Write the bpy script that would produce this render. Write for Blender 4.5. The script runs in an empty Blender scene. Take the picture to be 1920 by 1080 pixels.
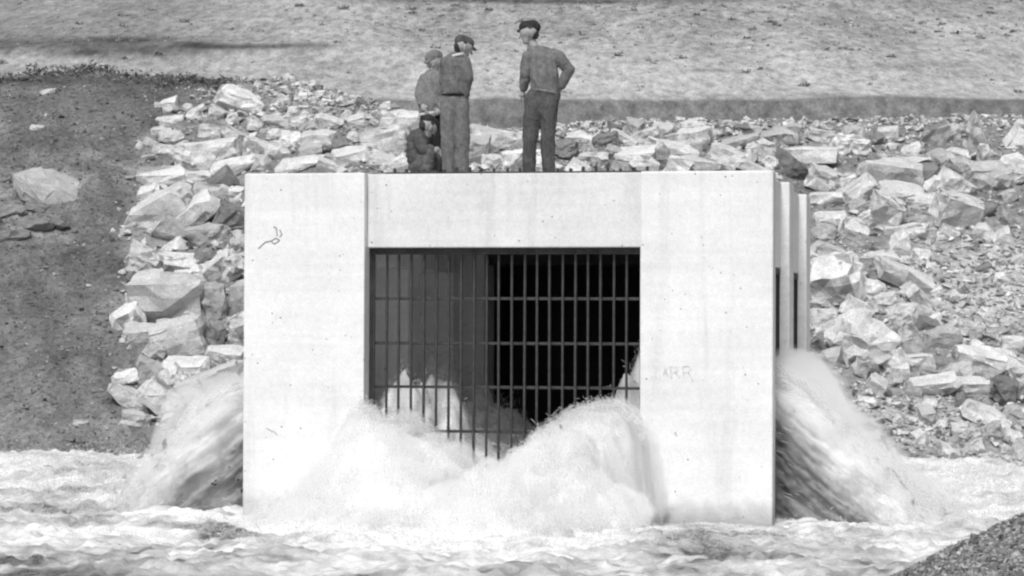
import bpy, bmesh, math, random
import numpy as np
from mathutils import Vector, Matrix, Euler

random.seed(7)
RNG = np.random.default_rng(11)
S = bpy.context.scene
COL = S.collection

# ------------------------------------------------------------------ camera
F_PX = 5067.0                       # focal length in pixels of a 1920 px wide frame
CAM_Z = 2.1245
PITCH, ROLL = 0.0171, 0.0042
cam_d = bpy.data.cameras.new("camera")
cam = bpy.data.objects.new("camera", cam_d)
COL.objects.link(cam)
cam_d.sensor_width = 36.0
cam_d.lens = 36.0 * F_PX / 1920.0
cam_d.clip_start, cam_d.clip_end = 0.1, 3000.0
FWD = np.array([0, math.cos(PITCH), math.sin(PITCH)])
UP0 = np.array([0, -math.sin(PITCH), math.cos(PITCH)])
RT0 = np.array([1.0, 0, 0])
RT = math.cos(ROLL) * RT0 + math.sin(ROLL) * UP0
UP = -math.sin(ROLL) * RT0 + math.cos(ROLL) * UP0
CAM = np.array([0, 0, CAM_Z])
cam.matrix_world = Matrix(((RT[0], UP[0], -FWD[0], 0), (RT[1], UP[1], -FWD[1], 0),
                           (RT[2], UP[2], -FWD[2], CAM_Z), (0, 0, 0, 1)))
S.camera = cam

# ------------------------------------------------------------------ sky, sun, exposure
SUN_EL, SUN_AZ = math.radians(50), math.radians(-166)     # azimuth from +Y clockwise: high, from the left and behind the viewer
world = bpy.data.worlds.new("World")
S.world = world
world.use_nodes = True
wn = world.node_tree.nodes
wl = world.node_tree.links
bg = wn["Background"]
sky = wn.new("ShaderNodeTexSky")
sky.sky_type = 'NISHITA'
sky.sun_disc = False
sky.sun_elevation = SUN_EL
sky.sun_rotation = SUN_AZ
sky.dust_density = 4.0
bw = wn.new("ShaderNodeRGBToBW")                            # a black and white world
wl.new(sky.outputs[0], bw.inputs[0])
wl.new(bw.outputs[0], bg.inputs[0])
bg.inputs[1].default_value = 0.075
sun_d = bpy.data.lights.new("sun", 'SUN')
sun_d.energy = 1.5
sun_d.angle = math.radians(11)
sun = bpy.data.objects.new("sun", sun_d)
COL.objects.link(sun)
sd = Vector((math.sin(SUN_AZ) * math.cos(SUN_EL), math.cos(SUN_AZ) * math.cos(SUN_EL), math.sin(SUN_EL)))
sun.rotation_euler = sd.to_track_quat('Z', 'Y').to_euler()
sun.location = sd * 50
S.view_settings.view_transform = 'Standard'
S.view_settings.look = 'None'
S.view_settings.gamma = 1.0
S.view_settings.use_curve_mapping = False
S.view_settings.exposure = 0.74
S.render.engine = 'CYCLES'
S.cycles.max_bounces = 14
S.cycles.diffuse_bounces = 5
S.cycles.volume_bounces = 12
S.cycles.transparent_max_bounces = 24
S.render.filter_size = 2.0
S.cycles.filter_width = 2.3


# ------------------------------------------------------------------ helpers
def at(px, py, Y):
    """the point of the place at depth Y (metres along +Y) that the photograph shows at px, py"""
    d = FWD * F_PX + RT * (px - 960.0) - UP * (py - 540.0)
    return CAM + d * (Y / d[1])


def to_px(P):
    P = np.asarray(P, float) - CAM
    z = P @ FWD
    return 960 + F_PX * (P @ RT) / z, 540 - F_PX * (P @ UP) / z


def _hash(ix, iy, iz, seed):
    h = (ix.astype(np.int64) * 374761393 + iy.astype(np.int64) * 668265263 + iz.astype(np.int64) * 2147483647 + seed * 1274126177) & 0x7fffffff
    h = ((h ^ (h >> 13)) * 1274126177) & 0x7fffffff
    return ((h ^ (h >> 16)) & 0xffff) / 32767.5 - 1.0


def noise(x, y, z=0.0, seed=0):
    x, y, z = np.broadcast_arrays(np.asarray(x, float), np.asarray(y, float), np.asarray(z, float))
    ix, iy, iz = np.floor(x), np.floor(y), np.floor(z)
    fx, fy, fz = x - ix, y - iy, z - iz
    ux, uy, uz = (f * f * f * (f * (f * 6 - 15) + 10) for f in (fx, fy, fz))
    def c(a, b, d): return _hash(ix + a, iy + b, iz + d, seed)
    def L(a, b, t): return a + (b - a) * t
    return L(L(L(c(0, 0, 0), c(1, 0, 0), ux), L(c(0, 1, 0), c(1, 1, 0), ux), uy),
             L(L(c(0, 0, 1), c(1, 0, 1), ux), L(c(0, 1, 1), c(1, 1, 1), ux), uy), uz)


def fbm(x, y, z=0.0, seed=0, octaves=4, gain=0.5):
    a, s, t = 1.0, 0.0, 0.0
    for o in range(octaves):
        k = 2.0 ** o
        s = s + a * noise(np.asarray(x) * k + 7.3 * o, np.asarray(y) * k - 3.1 * o, np.asarray(z) * k, seed + o)
        t += a
        a *= gain
    return s / t


def sstep(a, b, x):
    t = np.clip((np.asarray(x, float) - a) / (b - a), 0, 1)
    return t * t * (3 - 2 * t)


def mesh_from(name, V, Fc, attr=None, smooth=False):
    me = bpy.data.meshes.new(name)
    V = np.asarray(V, np.float32)
    if isinstance(Fc, np.ndarray):
        n, k = Fc.shape
        me.vertices.add(len(V))
        me.vertices.foreach_set("co", V.ravel())
        me.loops.add(n * k)
        me.loops.foreach_set("vertex_index", Fc.ravel().astype(np.int32))
        me.polygons.add(n)
        me.polygons.foreach_set("loop_start", np.arange(0, n * k, k, dtype=np.int32))
        me.update(calc_edges=True)
    else:
        me.from_pydata([tuple(v) for v in V], [], Fc)
    for nm, arr in (attr or {}).items():
        a = me.attributes.new(nm, 'FLOAT', 'POINT')
        a.data.foreach_set("value", np.asarray(arr, np.float32).ravel())
    me.polygons.foreach_set("use_smooth", [smooth] * len(me.polygons))
    me.update()
    return me


def grid_faces(nx, ny):
    i = np.arange(nx - 1)[None, :] + nx * np.arange(ny - 1)[:, None]
    i = i.ravel()
    return np.stack([i, i + 1, i + 1 + nx, i + nx], 1)


def link(name, me, mat=None, parent=None):
    o = bpy.data.objects.new(name, me)
    COL.objects.link(o)
    if parent is not None:
        o.parent = parent
    if mat is not None and me is not None and not me.materials:
        me.materials.append(mat)
    return o


def tag(o, label=None, cat=None, group=None, kind=None):
    for k, v in (("label", label), ("category", cat), ("group", group), ("kind", kind)):
        if v:
            o[k] = v
    return o


def bm_mesh(bm, name, smooth=False):
    me = bpy.data.meshes.new(name)
    bm.normal_update()
    bm.to_mesh(me)
    bm.free()
    me.polygons.foreach_set("use_smooth", [smooth] * len(me.polygons))
    return me


def box_mesh(name, lo, hi, bevel=0.0, seg=2, cuts=0, rough=0.0, seed=0):
    bm = bmesh.new()
    bmesh.ops.create_cube(bm, size=1.0)
    lo, hi = Vector(lo), Vector(hi)
    for v in bm.verts:
        v.co = Vector(((v.co.x + .5) * (hi.x - lo.x) + lo.x, (v.co.y + .5) * (hi.y - lo.y) + lo.y, (v.co.z + .5) * (hi.z - lo.z) + lo.z))
    if bevel:
        bmesh.ops.bevel(bm, geom=bm.edges[:], offset=bevel, segments=seg, profile=0.5, affect='EDGES')
    return bm_mesh(bm, name)


# ------------------------------------------------------------------ materials (all neutral greys: the photograph is black and white)
def new_mat(name):
    m = bpy.data.materials.new(name)
    m.use_nodes = True
    nt = m.node_tree
    b = nt.nodes["Principled BSDF"]
    b.inputs["Roughness"].default_value = 0.9
    b.inputs["Specular IOR Level"].default_value = 0.2
    return m, nt, b


def N(nt, kind, **kw):
    n = nt.nodes.new(kind)
    for k, v in kw.items():
        if k in n.inputs.keys():
            n.inputs[k].default_value = v
        else:
            setattr(n, k, v)
    return n


def math_node(nt, op, a, b=None, c=None, clamp=False):
    n = nt.nodes.new("ShaderNodeMath")
    n.operation = op
    n.use_clamp = clamp
    for i, v in enumerate((a, b, c)):
        if v is None:
            continue
        if isinstance(v, (int, float)):
            n.inputs[i].default_value = v
        else:
            nt.links.new(v, n.inputs[i])
    return n.outputs[0]


def tex_noise(nt, scale, detail=4, rough=0.6, coord='Object', stretch=None, distortion=0.0):
    tc = nt.nodes.new("ShaderNodeTexCoord")
    out = tc.outputs[coord]
    if stretch:
        mp = nt.nodes.new("ShaderNodeMapping")
        mp.inputs["Scale"].default_value = stretch
        nt.links.new(out, mp.inputs[0])
        out = mp.outputs[0]
    n = N(nt, "ShaderNodeTexNoise", Scale=scale, Detail=detail, Roughness=rough, Distortion=distortion)
    nt.links.new(out, n.inputs["Vector"])
    return n.outputs["Fac"]


def ramp(nt, fac, *stops):
    r = nt.nodes.new("ShaderNodeMapRange")
    (a, va), (b, vb) = stops
    for k, v in (("From Min", a), ("From Max", b), ("To Min", va), ("To Max", vb)):
        r.inputs[k].default_value = v
    nt.links.new(fac, r.inputs["Value"])
    return r.outputs[0]


def bump(nt, b, height, strength=0.5, dist=0.02):
    bp = N(nt, "ShaderNodeBump", Strength=strength, Distance=dist)
    nt.links.new(height, bp.inputs["Height"])
    nt.links.new(bp.outputs[0], b.inputs["Normal"])


def attr_fac(nt, name, kind='GEOMETRY'):
    a = nt.nodes.new("ShaderNodeAttribute")
    a.attribute_name = name
    a.attribute_type = kind
    return a.outputs["Fac"]


def set_grey(nt, b, val):
    nt.links.new(val, b.inputs["Base Color"])


def mat_rock():
    m, nt, b = new_mat("limestone")
    tone = attr_fac(nt, "tone", 'OBJECT')
    n1 = tex_noise(nt, 3.0, 6, 0.65)
    n2 = tex_noise(nt, 26.0, 5, 0.7)
    n3 = tex_noise(nt, 2.2, 3, 0.6, stretch=(1, 1, 6))
    v = math_node(nt, 'MULTIPLY', tone, ramp(nt, n1, (0.3, 0.86), (0.7, 1.36)))
    v = math_node(nt, 'MULTIPLY', v, ramp(nt, n2, (0.3, 0.82), (0.66, 1.22)))
    v = math_node(nt, 'MULTIPLY', v, ramp(nt, n3, (0.35, 0.95), (0.65, 1.1)), clamp=True)
    set_grey(nt, b, v)
    n5 = tex_noise(nt, 70.0, 4, 0.8)
    v = math_node(nt, 'MULTIPLY', v, ramp(nt, n5, (0.3, 0.72), (0.68, 1.22)), clamp=True)
    nt.links.new(v, b.inputs['Base Color'])
    h = math_node(nt, 'ADD', n1, math_node(nt, 'MULTIPLY', n2, 0.5))
    h = math_node(nt, 'ADD', h, math_node(nt, 'MULTIPLY', n3, 0.5))
    bump(nt, b, h, 0.9, 0.035)
    return m


def mat_tone(name, lo=0.7, hi=1.25, s1=1.3, s2=18.0, bump_d=0.05, rough=0.95, s3=90.0, stretch=None):
    """colour from the mesh's own tone attribute, broken up by noise"""
    m, nt, b = new_mat(name)
    b.inputs["Roughness"].default_value = rough
    tone = attr_fac(nt, "tone")
    n1 = tex_noise(nt, s1, 6, 0.65, stretch=stretch)
    n2 = tex_noise(nt, s2, 5, 0.7, stretch=stretch)
    n3 = tex_noise(nt, s3, 3, 0.7, stretch=stretch)
    v = math_node(nt, 'MULTIPLY', tone, ramp(nt, n1, (0.3, lo), (0.7, hi)))
    v = math_node(nt, 'MULTIPLY', v, ramp(nt, n2, (0.32, 0.6), (0.68, 1.4)))
    v = math_node(nt, 'MULTIPLY', v, ramp(nt, n3, (0.3, 0.75), (0.7, 1.25)), clamp=True)
    set_grey(nt, b, v)
    bump(nt, b, math_node(nt, 'ADD', n2, math_node(nt, 'MULTIPLY', n3, 0.4)), 0.9, bump_d)
    return m


def mat_concrete(name, base, wet=True):
    m, nt, b = new_mat(name)
    b.inputs["Roughness"].default_value = 0.85
    n1 = tex_noise(nt, 1.1, 6, 0.62)
    n2 = tex_noise(nt, 14.0, 5, 0.7)
    n4 = tex_noise(nt, 48.0, 4, 0.8)
    v = math_node(nt, 'MULTIPLY', ramp(nt, n1, (0.3, 0.90), (0.7, 1.06)), base)
    v = math_node(nt, 'MULTIPLY', v, ramp(nt, n4, (0.3, 0.87), (0.66, 1.08)))
    v = math_node(nt, 'MULTIPLY', v, ramp(nt, n2, (0.3, 0.93), (0.65, 1.05)))
    # pin holes left by air bubbles
    tc = nt.nodes.new("ShaderNodeTexCoord")
    vo = N(nt, "ShaderNodeTexVoronoi", Scale=9.0)
    nt.links.new(tc.outputs["Object"], vo.inputs["Vector"])
    sel = tex_noise(nt, 3.3, 3, 0.6)
    hole = math_node(nt, 'MULTIPLY', ramp(nt, vo.outputs["Distance"], (0.04, 1.0), (0.13, 0.0)), ramp(nt, sel, (0.47, 0.0), (0.55, 1.0)), clamp=True)
    v = math_node(nt, 'MULTIPLY', v, math_node(nt, 'SUBTRACT', 1.0, math_node(nt, 'MULTIPLY', hole, 0.75)))
    # faint board marks of the formwork
    bd = tex_noise(nt, 2.0, 2, 0.5, stretch=(0.15, 0.15, 4.5))
    v = math_node(nt, 'MULTIPLY', v, ramp(nt, bd, (0.35, 0.965), (0.65, 1.02)))
    # a few vertical runs of dirt
    rn = tex_noise(nt, 2.6, 4, 0.6, stretch=(1.6, 1.6, 0.12))
    v = math_node(nt, 'MULTIPLY', v, ramp(nt, rn, (0.28, 0.88), (0.46, 1.0)))
    if wet:   # splash dirt at the water line
        sep = nt.nodes.new("ShaderNodeSeparateXYZ")
        nt.links.new(tc.outputs["Object"], sep.inputs[0])
        sp = tex_noise(nt, 7.0, 5, 0.75)
        zz = math_node(nt, 'ADD', sep.outputs["Z"], math_node(nt, 'MULTIPLY', sp, -0.5))
        v = math_node(nt, 'MULTIPLY', v, ramp(nt, zz, (-0.22, 0.50), (0.06, 1.0)))
        sk = tex_noise(nt, 22.0, 4, 0.8)
        low = ramp(nt, sep.outputs["Z"], (0.1, 1.0), (0.75, 0.0))
        spk = math_node(nt, 'MULTIPLY', ramp(nt, sk, (0.60, 0.0), (0.68, 1.0)), low, clamp=True)
        v = math_node(nt, 'MULTIPLY', v, math_node(nt, 'SUBTRACT', 1.0, math_node(nt, 'MULTIPLY', spk, 0.45)))
    set_grey(nt, b, v)
    bump(nt, b, math_node(nt, 'ADD', n2, math_node(nt, 'MULTIPLY', hole, -1.5)), 0.35, 0.012)
    return m


def mat_plain(name, grey, rough=0.8, s=40.0, var=0.25, metallic=0.0, bd=0.006, spec=0.2):
    m, nt, b = new_mat(name)
    b.inputs["Roughness"].default_value = rough
    b.inputs["Metallic"].default_value = metallic
    b.inputs["Specular IOR Level"].default_value = spec
    n1 = tex_noise(nt, s, 5, 0.7)
    n2 = tex_noise(nt, s * 0.2, 3, 0.6)
    v = math_node(nt, 'MULTIPLY', ramp(nt, n1, (0.3, 1 - var), (0.7, 1 + var)), grey)
    v = math_node(nt, 'MULTIPLY', v, ramp(nt, n2, (0.3, 1 - var), (0.7, 1 + var)), clamp=True)
    set_grey(nt, b, v)
    bump(nt, b, n1, 0.5, bd)
    return m


def mat_water(name):
    """foam over silty water: the foam attribute says how much air is in it"""
    m, nt, b = new_mat(name)
    foam = attr_fac(nt, "foam")
    n1 = tex_noise(nt, 7.0, 7, 0.75, stretch=(0.7, 1.2, 1), distortion=0.6)
    n2 = tex_noise(nt, 60.0, 4, 0.75)
    f = math_node(nt, 'ADD', foam, math_node(nt, 'MULTIPLY', math_node(nt, 'SUBTRACT', n1, 0.5), 1.1))
    f = math_node(nt, 'ADD', f, math_node(nt, 'MULTIPLY', math_node(nt, 'SUBTRACT', n2, 0.5), 0.6), clamp=True)
    set_grey(nt, b, ramp(nt, f, (0.0, 0.09), (1.0, 0.82)))
    nt.links.new(ramp(nt, f, (0.0, 0.25), (0.7, 0.9)), b.inputs["Roughness"])
    b.inputs["Specular IOR Level"].default_value = 0.4
    bump(nt, b, math_node(nt, 'ADD', n1, math_node(nt, 'MULTIPLY', n2, 0.3)), 0.6, 0.05)
    return m


def mat_spray(name, alpha):
    """a loose layer of droplets: some of it lets the light straight through"""
    m, nt, b = new_mat(name)
    nt.nodes.remove(b)
    out = nt.nodes["Material Output"]
    d = N(nt, "ShaderNodeBsdfDiffuse")
    d.inputs["Color"].default_value = (0.82, 0.82, 0.82, 1)
    t = N(nt, "ShaderNodeBsdfTranslucent")
    t.inputs["Color"].default_value = (0.82, 0.82, 0.82, 1)
    mx = N(nt, "ShaderNodeMixShader", Fac=0.45)
    nt.links.new(d.outputs[0], mx.inputs[1])
    nt.links.new(t.outputs[0], mx.inputs[2])
    tr = N(nt, "ShaderNodeBsdfTransparent")
    m2 = N(nt, "ShaderNodeMixShader")
    if alpha is None:
        al = attr_fac(nt, "cover")
        nt.links.new(al, m2.inputs[0])
    else:
        m2.inputs[0].default_value = alpha
    nt.links.new(tr.outputs[0], m2.inputs[1])
    nt.links.new(mx.outputs[0], m2.inputs[2])
    nt.links.new(m2.outputs[0], out.inputs[0])
    return m


M_ROCK = mat_rock()
M_BANK = mat_tone("bank_earth", 0.72, 1.3, 1.1, 8.0, 0.12, s3=40.0)
M_HILL = mat_tone("dry_hillside", 0.88, 1.12, 0.3, 2.6, 0.05, s3=11.0, stretch=(1, .2, .9))
M_STONE = mat_tone("loose_stone", 0.8, 1.2, 6.0, 30.0, 0.02)
M_CONC = mat_concrete("pale_concrete", 0.74)
M_CONC_L = mat_concrete("weathered_concrete", 0.67)
M_CONC_MID = mat_concrete("mid_grey_concrete", 0.55, wet=False)  # mid grey concrete of the rear wall
M_CONC_IN = mat_concrete("shade_dark_concrete", 0.035, wet=False)  # deep shade of the chamber painted in as near-black concrete
M_STEEL = mat_plain("rusty_steel", 0.05, 0.7, 30, 0.3)
M_WATER = mat_water("silty_white_water")
def mat_foam(name):
    """aerated water in free fall: white where it is full of air, silty grey where it is not or where shade is painted in"""
    m, nt, b = new_mat(name)
    foam = attr_fac(nt, "foam")
    n2 = tex_noise(nt, 38.0, 4, 0.7)
    f = math_node(nt, 'ADD', foam, math_node(nt, 'MULTIPLY', math_node(nt, 'SUBTRACT', n2, 0.5), 0.3), clamp=True)
    set_grey(nt, b, ramp(nt, f, (0.0, 0.20), (1.0, 0.76)))
    b.inputs["Roughness"].default_value = .7
    bump(nt, b, n2, 0.35, 0.02)
    return m


M_FOAM = mat_foam("falling_white_water")
M_SPRAY = mat_spray("spray", 0.42)
M_SHELL = mat_spray("loose_foam", None)

# ------------------------------------------------------------------ the outlet's own axes
YAW = 0.181
CX, CY = 2.9184, 30.1998             # the front corner of the block nearest the camera
W = 6.1254
EX = np.array([math.cos(YAW), -math.sin(YAW), 0])
ED = np.array([math.sin(YAW), math.cos(YAW), 0])
O0 = np.array([CX, CY, 0]) - EX * W / 2          # middle of the front face at water level
ZT = 3.974


def loc2w(x, y, z=0.0):
    x, y, z = np.broadcast_arrays(np.asarray(x, float), np.asarray(y, float), np.asarray(z, float))
    return O0 + x[..., None] * EX + y[..., None] * ED + z[..., None] * np.array([0, 0, 1.0])


def w2loc(X, Y):
    dx, dy = np.asarray(X) - O0[0], np.asarray(Y) - O0[1]
    return dx * EX[0] + dy * EX[1], dx * ED[0] + dy * ED[1]


def face_z(px, py, y_loc=0.0):
    """height (and x along the face) where the photograph's px, py lies on the front face"""
    d = FWD * F_PX + RT * (px - 960.0) - UP * (py - 540.0)
    base = O0 + ED * y_loc
    t = ((base - CAM) @ ED) / (d @ ED)
    P = CAM + d * t
    return (P - O0) @ EX, P[2]


# ------------------------------------------------------------------ ground: bank, plateau, cut, hillside
CREST = np.array([(-900, 150), (0, 141), (80, 130), (190, 124), (300, 141), (400, 149), (480, 146), (540, 143), (620, 166), (700, 196), (760, 212),
                  (880, 243), (960, 250), (1060, 244), (1250, 238), (1500, 238), (1650, 236), (1750, 234), (1830, 230), (1920, 232), (2800, 226)], float)


def toe(x):
    return 41.0 - 2.6 * np.exp(-((np.asarray(x) - 1.0) / 4.6) ** 2)


def bank_slope_z(x, Y):
    return 0.30 + 0.5 * (Y - toe(x))


def bank_z(X, Y):
    X, Y = np.asarray(X, float), np.asarray(Y, float)
    px = 960 + F_PX * X / Y
    cpy = np.interp(px, CREST[:, 0], CREST[:, 1])
    a = (540 - cpy) / F_PX + PITCH + ROLL * (px - 960) / F_PX      # rise per metre of the line of sight to the crest
    t = toe(X)
    Yc = (CAM_Z - 0.30 + 0.5 * t) / (0.5 - a)
    zc = CAM_Z + a * Yc
    z1 = 0.30 + 0.5 * (Y - t)
    z2 = zc + np.minimum(Y - Yc, 11) * np.where(cpy > 225, 0.082, -0.01) + np.maximum(Y - Yc - 11, 0) * 0.012
    k = 0.25
    z = -k * np.log(np.exp(-np.clip(z1, -8, 60) / k) + np.exp(-np.clip(z2, -8, 60) / k))
    far = sstep(70, 84, Y)
    z = z * (1 - far) + far * 7.7
    n = 0.16 * fbm(X * 0.5, Y * 0.5, seed=3, octaves=4) + 0.07 * fbm(X * 2.2, Y * 2.2, seed=8, octaves=3)
    dirt = sstep(-2.2, -3.6, X - .05 * (Y - 42))
    n = n + dirt * (.085 * fbm(X * 3.8, Y * 3.8, seed=9, octaves=4, gain=.6) + .10 * (1 - np.abs(noise(X * .9 + .5 * Y, X * .25 - Y * .25, seed=12))))
    return z + n * sstep(34, 40, Y) * (1 - 0.7 * far)


SOIL_EDGE = np.array([(100, 470), (150, 470), (165, 390), (200, 312), (250, 292), (320, 268), (420, 236), (500, 236), (600, 238),
                      (680, 296), (705, 240), (740, 215), (790, 245), (850, 330), (1000, 360)], float)


def soil_amount(px, py):
    """1 on the dark earth of the left bank, 0 among the rocks"""
    ex = np.interp(py, SOIL_EDGE[:, 0], SOIL_EDGE[:, 1])
    return 1 - sstep(-38, 34, px - ex)


def build_bank():
    xs = np.concatenate([np.linspace(-40, -11, 30)[:-1], np.arange(-11, 11.001, 0.09), np.linspace(11, 40, 30)[1:]])
    ys = np.concatenate([np.arange(36.0, 62, 0.09), np.linspace(62, 86.2, 60)])
    X, Y = np.meshgrid(xs, ys)
    Z = bank_z(X, Y)
    P = np.stack([X, Y, Z], -1).reshape(-1, 3)
    px, py = to_px(P)
    x, y = P[:, 0], P[:, 1]
    n = fbm(x * 1.1, y * 1.1, seed=21, octaves=4)
    soil = soil_amount(px + 60 * n, py + 40 * n)
    rockg = 0.27 + 0.08 * n + .30 * (1.4 * np.exp(-((px - 1850) / 170) ** 2 - ((py - 545) / 95) ** 2) + np.exp(-((px - 1680) / 190) ** 2 - ((py - 790) / 60) ** 2))
    # pebbly top of the mound
    peb = np.exp(-((px - 560) / 120) ** 2 - ((py - 185) / 45) ** 2)
    rockg = rockg * (1 - peb) + 0.34 * peb
    soilg = 0.185 + 0.06 * n
    m2 = fbm(x * 3, y * 3, seed=29, octaves=4)
    soilg = soilg + (.085 + .03 * n) * fbm(x * 2.4 + y * 1.1, x * .4 - y * .5, seed=33, octaves=4, gain=.6)
    soilg = soilg + (0.12 + .3 * m2) * np.exp(-((px - 50) / 85) ** 2 - ((py - 385 - 0.35 * px) / 60) ** 2) + .05 * fbm(x * .7, y * .9, seed=27, octaves=3)          # dry crumbly patch below the outcrop
    soilg = soilg - 0.08 * np.exp(-((py - 146 - .02 * px) / 14) ** 2) * sstep(460, 300, px)                              # dark turf at the lip
    soilg = soilg + 0.045 * np.exp(-((py - 790 - 0.05 * px) / 60) ** 2)
    tone = np.clip(soil * soilg + (1 - soil) * rockg, 0.04, 0.6)
    plat = sstep(54.5, 57, P[:, 1])
    tone = tone * (1 - plat) + plat * np.where(px < 700, 0.2, 0.33)
    me = mesh_from("bank", P, grid_faces(len(xs), len(ys)), {"tone": tone}, True)
    tag(link("bank", me, M_BANK), "sloping river bank of dark earth and broken rock", kind="structure")


def hill_z(X, Y):
    wob = 0.5 * noise(X * 0.05, 0.3, seed=4)
    cut = 9.84 + 0.12 * noise(X * 0.25, 1.7, seed=6)
    z0 = 7.6 + (cut - 7.6) * sstep(86.3, 88.4, Y + wob * 0.4)
    z = z0 + 0.205 * np.maximum(Y - 88.4, 0) ** 1.02
    r = sstep(89, 96, Y)
    z = z + r * (0.45 * fbm(X * 0.12, Y * 0.07, seed=31, octaves=3) + 0.05 * fbm(X * 0.7, Y * 0.3, seed=35, octaves=3))
    # a little terrace on the far left with an undercut lip
    tl = sstep(-2, -6, X) * np.exp(-((Y - 101.5) / 2.6) ** 2)
    return z + tl * 0.35


def build_hill():
    xs = np.concatenate([np.linspace(-120, -30, 40)[:-1], np.arange(-30, 30.01, 0.22), np.linspace(30, 120, 40)[1:]])
    ys = np.concatenate([np.arange(86.0, 90, 0.12), np.arange(90, 136, 0.25), np.linspace(136.5, 330, 70)])
    X, Y = np.meshgrid(xs, ys)
    Z = hill_z(X, Y)
    P = np.stack([X, Y, Z], -1).reshape(-1, 3)
    px, py = to_px(P)
    x, y = P[:, 0], P[:, 1]
    n = fbm(x * 0.4, y * 0.09, seed=41, octaves=5)
    m = fbm(x * 2.4, y * .5, seed=47, octaves=4, gain=.65)
    flatz = sstep(85, 120, py) * sstep(520, 760, px)
    t = 0.355 + (0.07 * n + .05 * m) * (1 - .55 * flatz)
    rough_zone = sstep(100, 40, py + 40 * n) * sstep(500, 900, px) * 1.0
    t = t - 0.05 * rough_zone
    t = t - 0.11 * np.clip(m - 0.10, 0, 1) * (0.5 + rough_zone) * 2.2
    # sandy swathe above the cut
    t = t + 0.05 * np.exp(-((py - 150) / 35) ** 2) * sstep(650, 900, px)
    # greyer earth on the left terrace, darker at its lip; the undercut's shade is painted on
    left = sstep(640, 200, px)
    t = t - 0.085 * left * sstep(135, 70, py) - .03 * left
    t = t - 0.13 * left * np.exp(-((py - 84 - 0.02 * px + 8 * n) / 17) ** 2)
    t = t - 0.20 * np.exp(-((py - 86 - 4 * n) / 6.0) ** 2) * sstep(300, 380, px) * sstep(680, 560, px)  # shade of the undercut lip, painted as a dark streak
    t = t + 0.05 * left * np.exp(-((py - 118) / 10) ** 2)
    # long dark streaks at the right
    for cx_, cy_, wx, wy, d in ((1560, 180, 50, 4, .12), (1740, 124, 130, 6, .09), (1800, 140, 120, 9, .06), (1330, 134, 45, 4, .10), (1540, 86, 40, 4, .10), (1890, 106, 30, 6, .12),
                                (230, 75, 90, 6, .12), (150, 100, 40, 5, .12), (620, 120, 60, 3, .08), (1010, 2, 300, 5, .22)):
        t = t - d * np.exp(-((px - cx_) / wx) ** 2 - ((py - cy_ - 5 * n) / wy) ** 2)
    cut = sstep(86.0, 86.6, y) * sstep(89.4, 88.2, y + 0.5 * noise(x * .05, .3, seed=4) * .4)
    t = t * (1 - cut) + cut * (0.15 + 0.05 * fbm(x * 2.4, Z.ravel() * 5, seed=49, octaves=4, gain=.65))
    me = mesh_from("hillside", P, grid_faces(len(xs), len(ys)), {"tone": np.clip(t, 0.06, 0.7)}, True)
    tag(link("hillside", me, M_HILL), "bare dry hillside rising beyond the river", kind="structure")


def near_z(X, Y):
    ridge = 0.235 + 0.475 * (X - 2.93)
    ridge = np.where(ridge > 1.3, 1.3 + 0.2 * (ridge - 1.3), ridge)
    ridge = np.maximum(ridge, -1.0)
    k = np.where(Y > 21.2, ridge - 0.62 * (Y - 21.2), ridge - 0.03 * (21.2 - Y))
    base = np.where(Y < 16, 0.05 + 0.03 * (16 - Y), -1.0)
    n = 0.05 * fbm(X * 1.7, Y * 1.7, seed=61, octaves=4)
    return np.maximum(np.minimum(k, 2.0), np.minimum(base, 0.5)) + n


def build_near():
    xs = np.concatenate([np.linspace(-40, 1.5, 50)[:-1], np.arange(1.5, 9, 0.05), np.linspace(9, 40, 40)])
    ys = np.concatenate([np.linspace(-30, 17, 60)[:-1], np.arange(17, 25, 0.05)])
    X, Y = np.meshgrid(xs, ys)
    Z = near_z(X, Y)
    P = np.stack([X, Y, Z], -1).reshape(-1, 3)
    n = fbm(P[:, 0] * 2, P[:, 1] * 2, seed=63, octaves=4)
    me = mesh_from("gravel_bank", P, grid_faces(len(xs), len(ys)), {"tone": np.clip(0.25 + 0.08 * n, .05, .5)}, True)
    tag(link("gravel_bank", me, M_BANK), "grey gravel bank on the near side of the water", kind="structure")


build_bank()
build_hill()
build_near()


def ground_hit(px, py):
    """where the line of sight through px, py meets the bank"""
    Ys = np.arange(38.0, 66, 0.02)
    d = FWD * F_PX + RT * (px - 960.0) - UP * (py - 540.0)
    Pt = CAM + d[None, :] * (Ys / d[1])[:, None]
    g = bank_z(Pt[:, 0], Ys)
    hit = np.nonzero(Pt[:, 2] <= g)[0]
    if len(hit) == 0:
        return None
    return Pt[hit[0]]


# ------------------------------------------------------------------ water surface
# foam cover: (px, py, half width, half height, amount) on the water seen in the photograph
FOAM = [(60, 900, 260, 45, .30), (330, 930, 130, 45, .25), (150, 985, 260, 14, .22), (60, 1050, 200, 30, -.16), (300, 1045, 160, 30, -.12), (400, 1000, 60, 16, -.22), (330, 978, 60, 8, -.35),
        (900, 1010, 380, 45, .40), (800, 960, 300, 40, .35), (1180, 1000, 60, 60, .1), (680, 1072, 150, 10, -.35), (1330, 1015, 110, 28, -.38), (1290, 1000, 60, 10, -.25), (1420, 1075, 60, 16, .2),
        (1640, 940, 240, 40, .40), (1850, 920, 160, 40, .36), (1560, 1005, 120, 8, .25), (1460, 992, 30, 7, -.6), (1560, 1030, 130, 14, -.2), (1700, 1000, 60, 30, .25), (1380, 990, 110, 6, -.45), (430, 975, 40, 8, -.5)]


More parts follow.
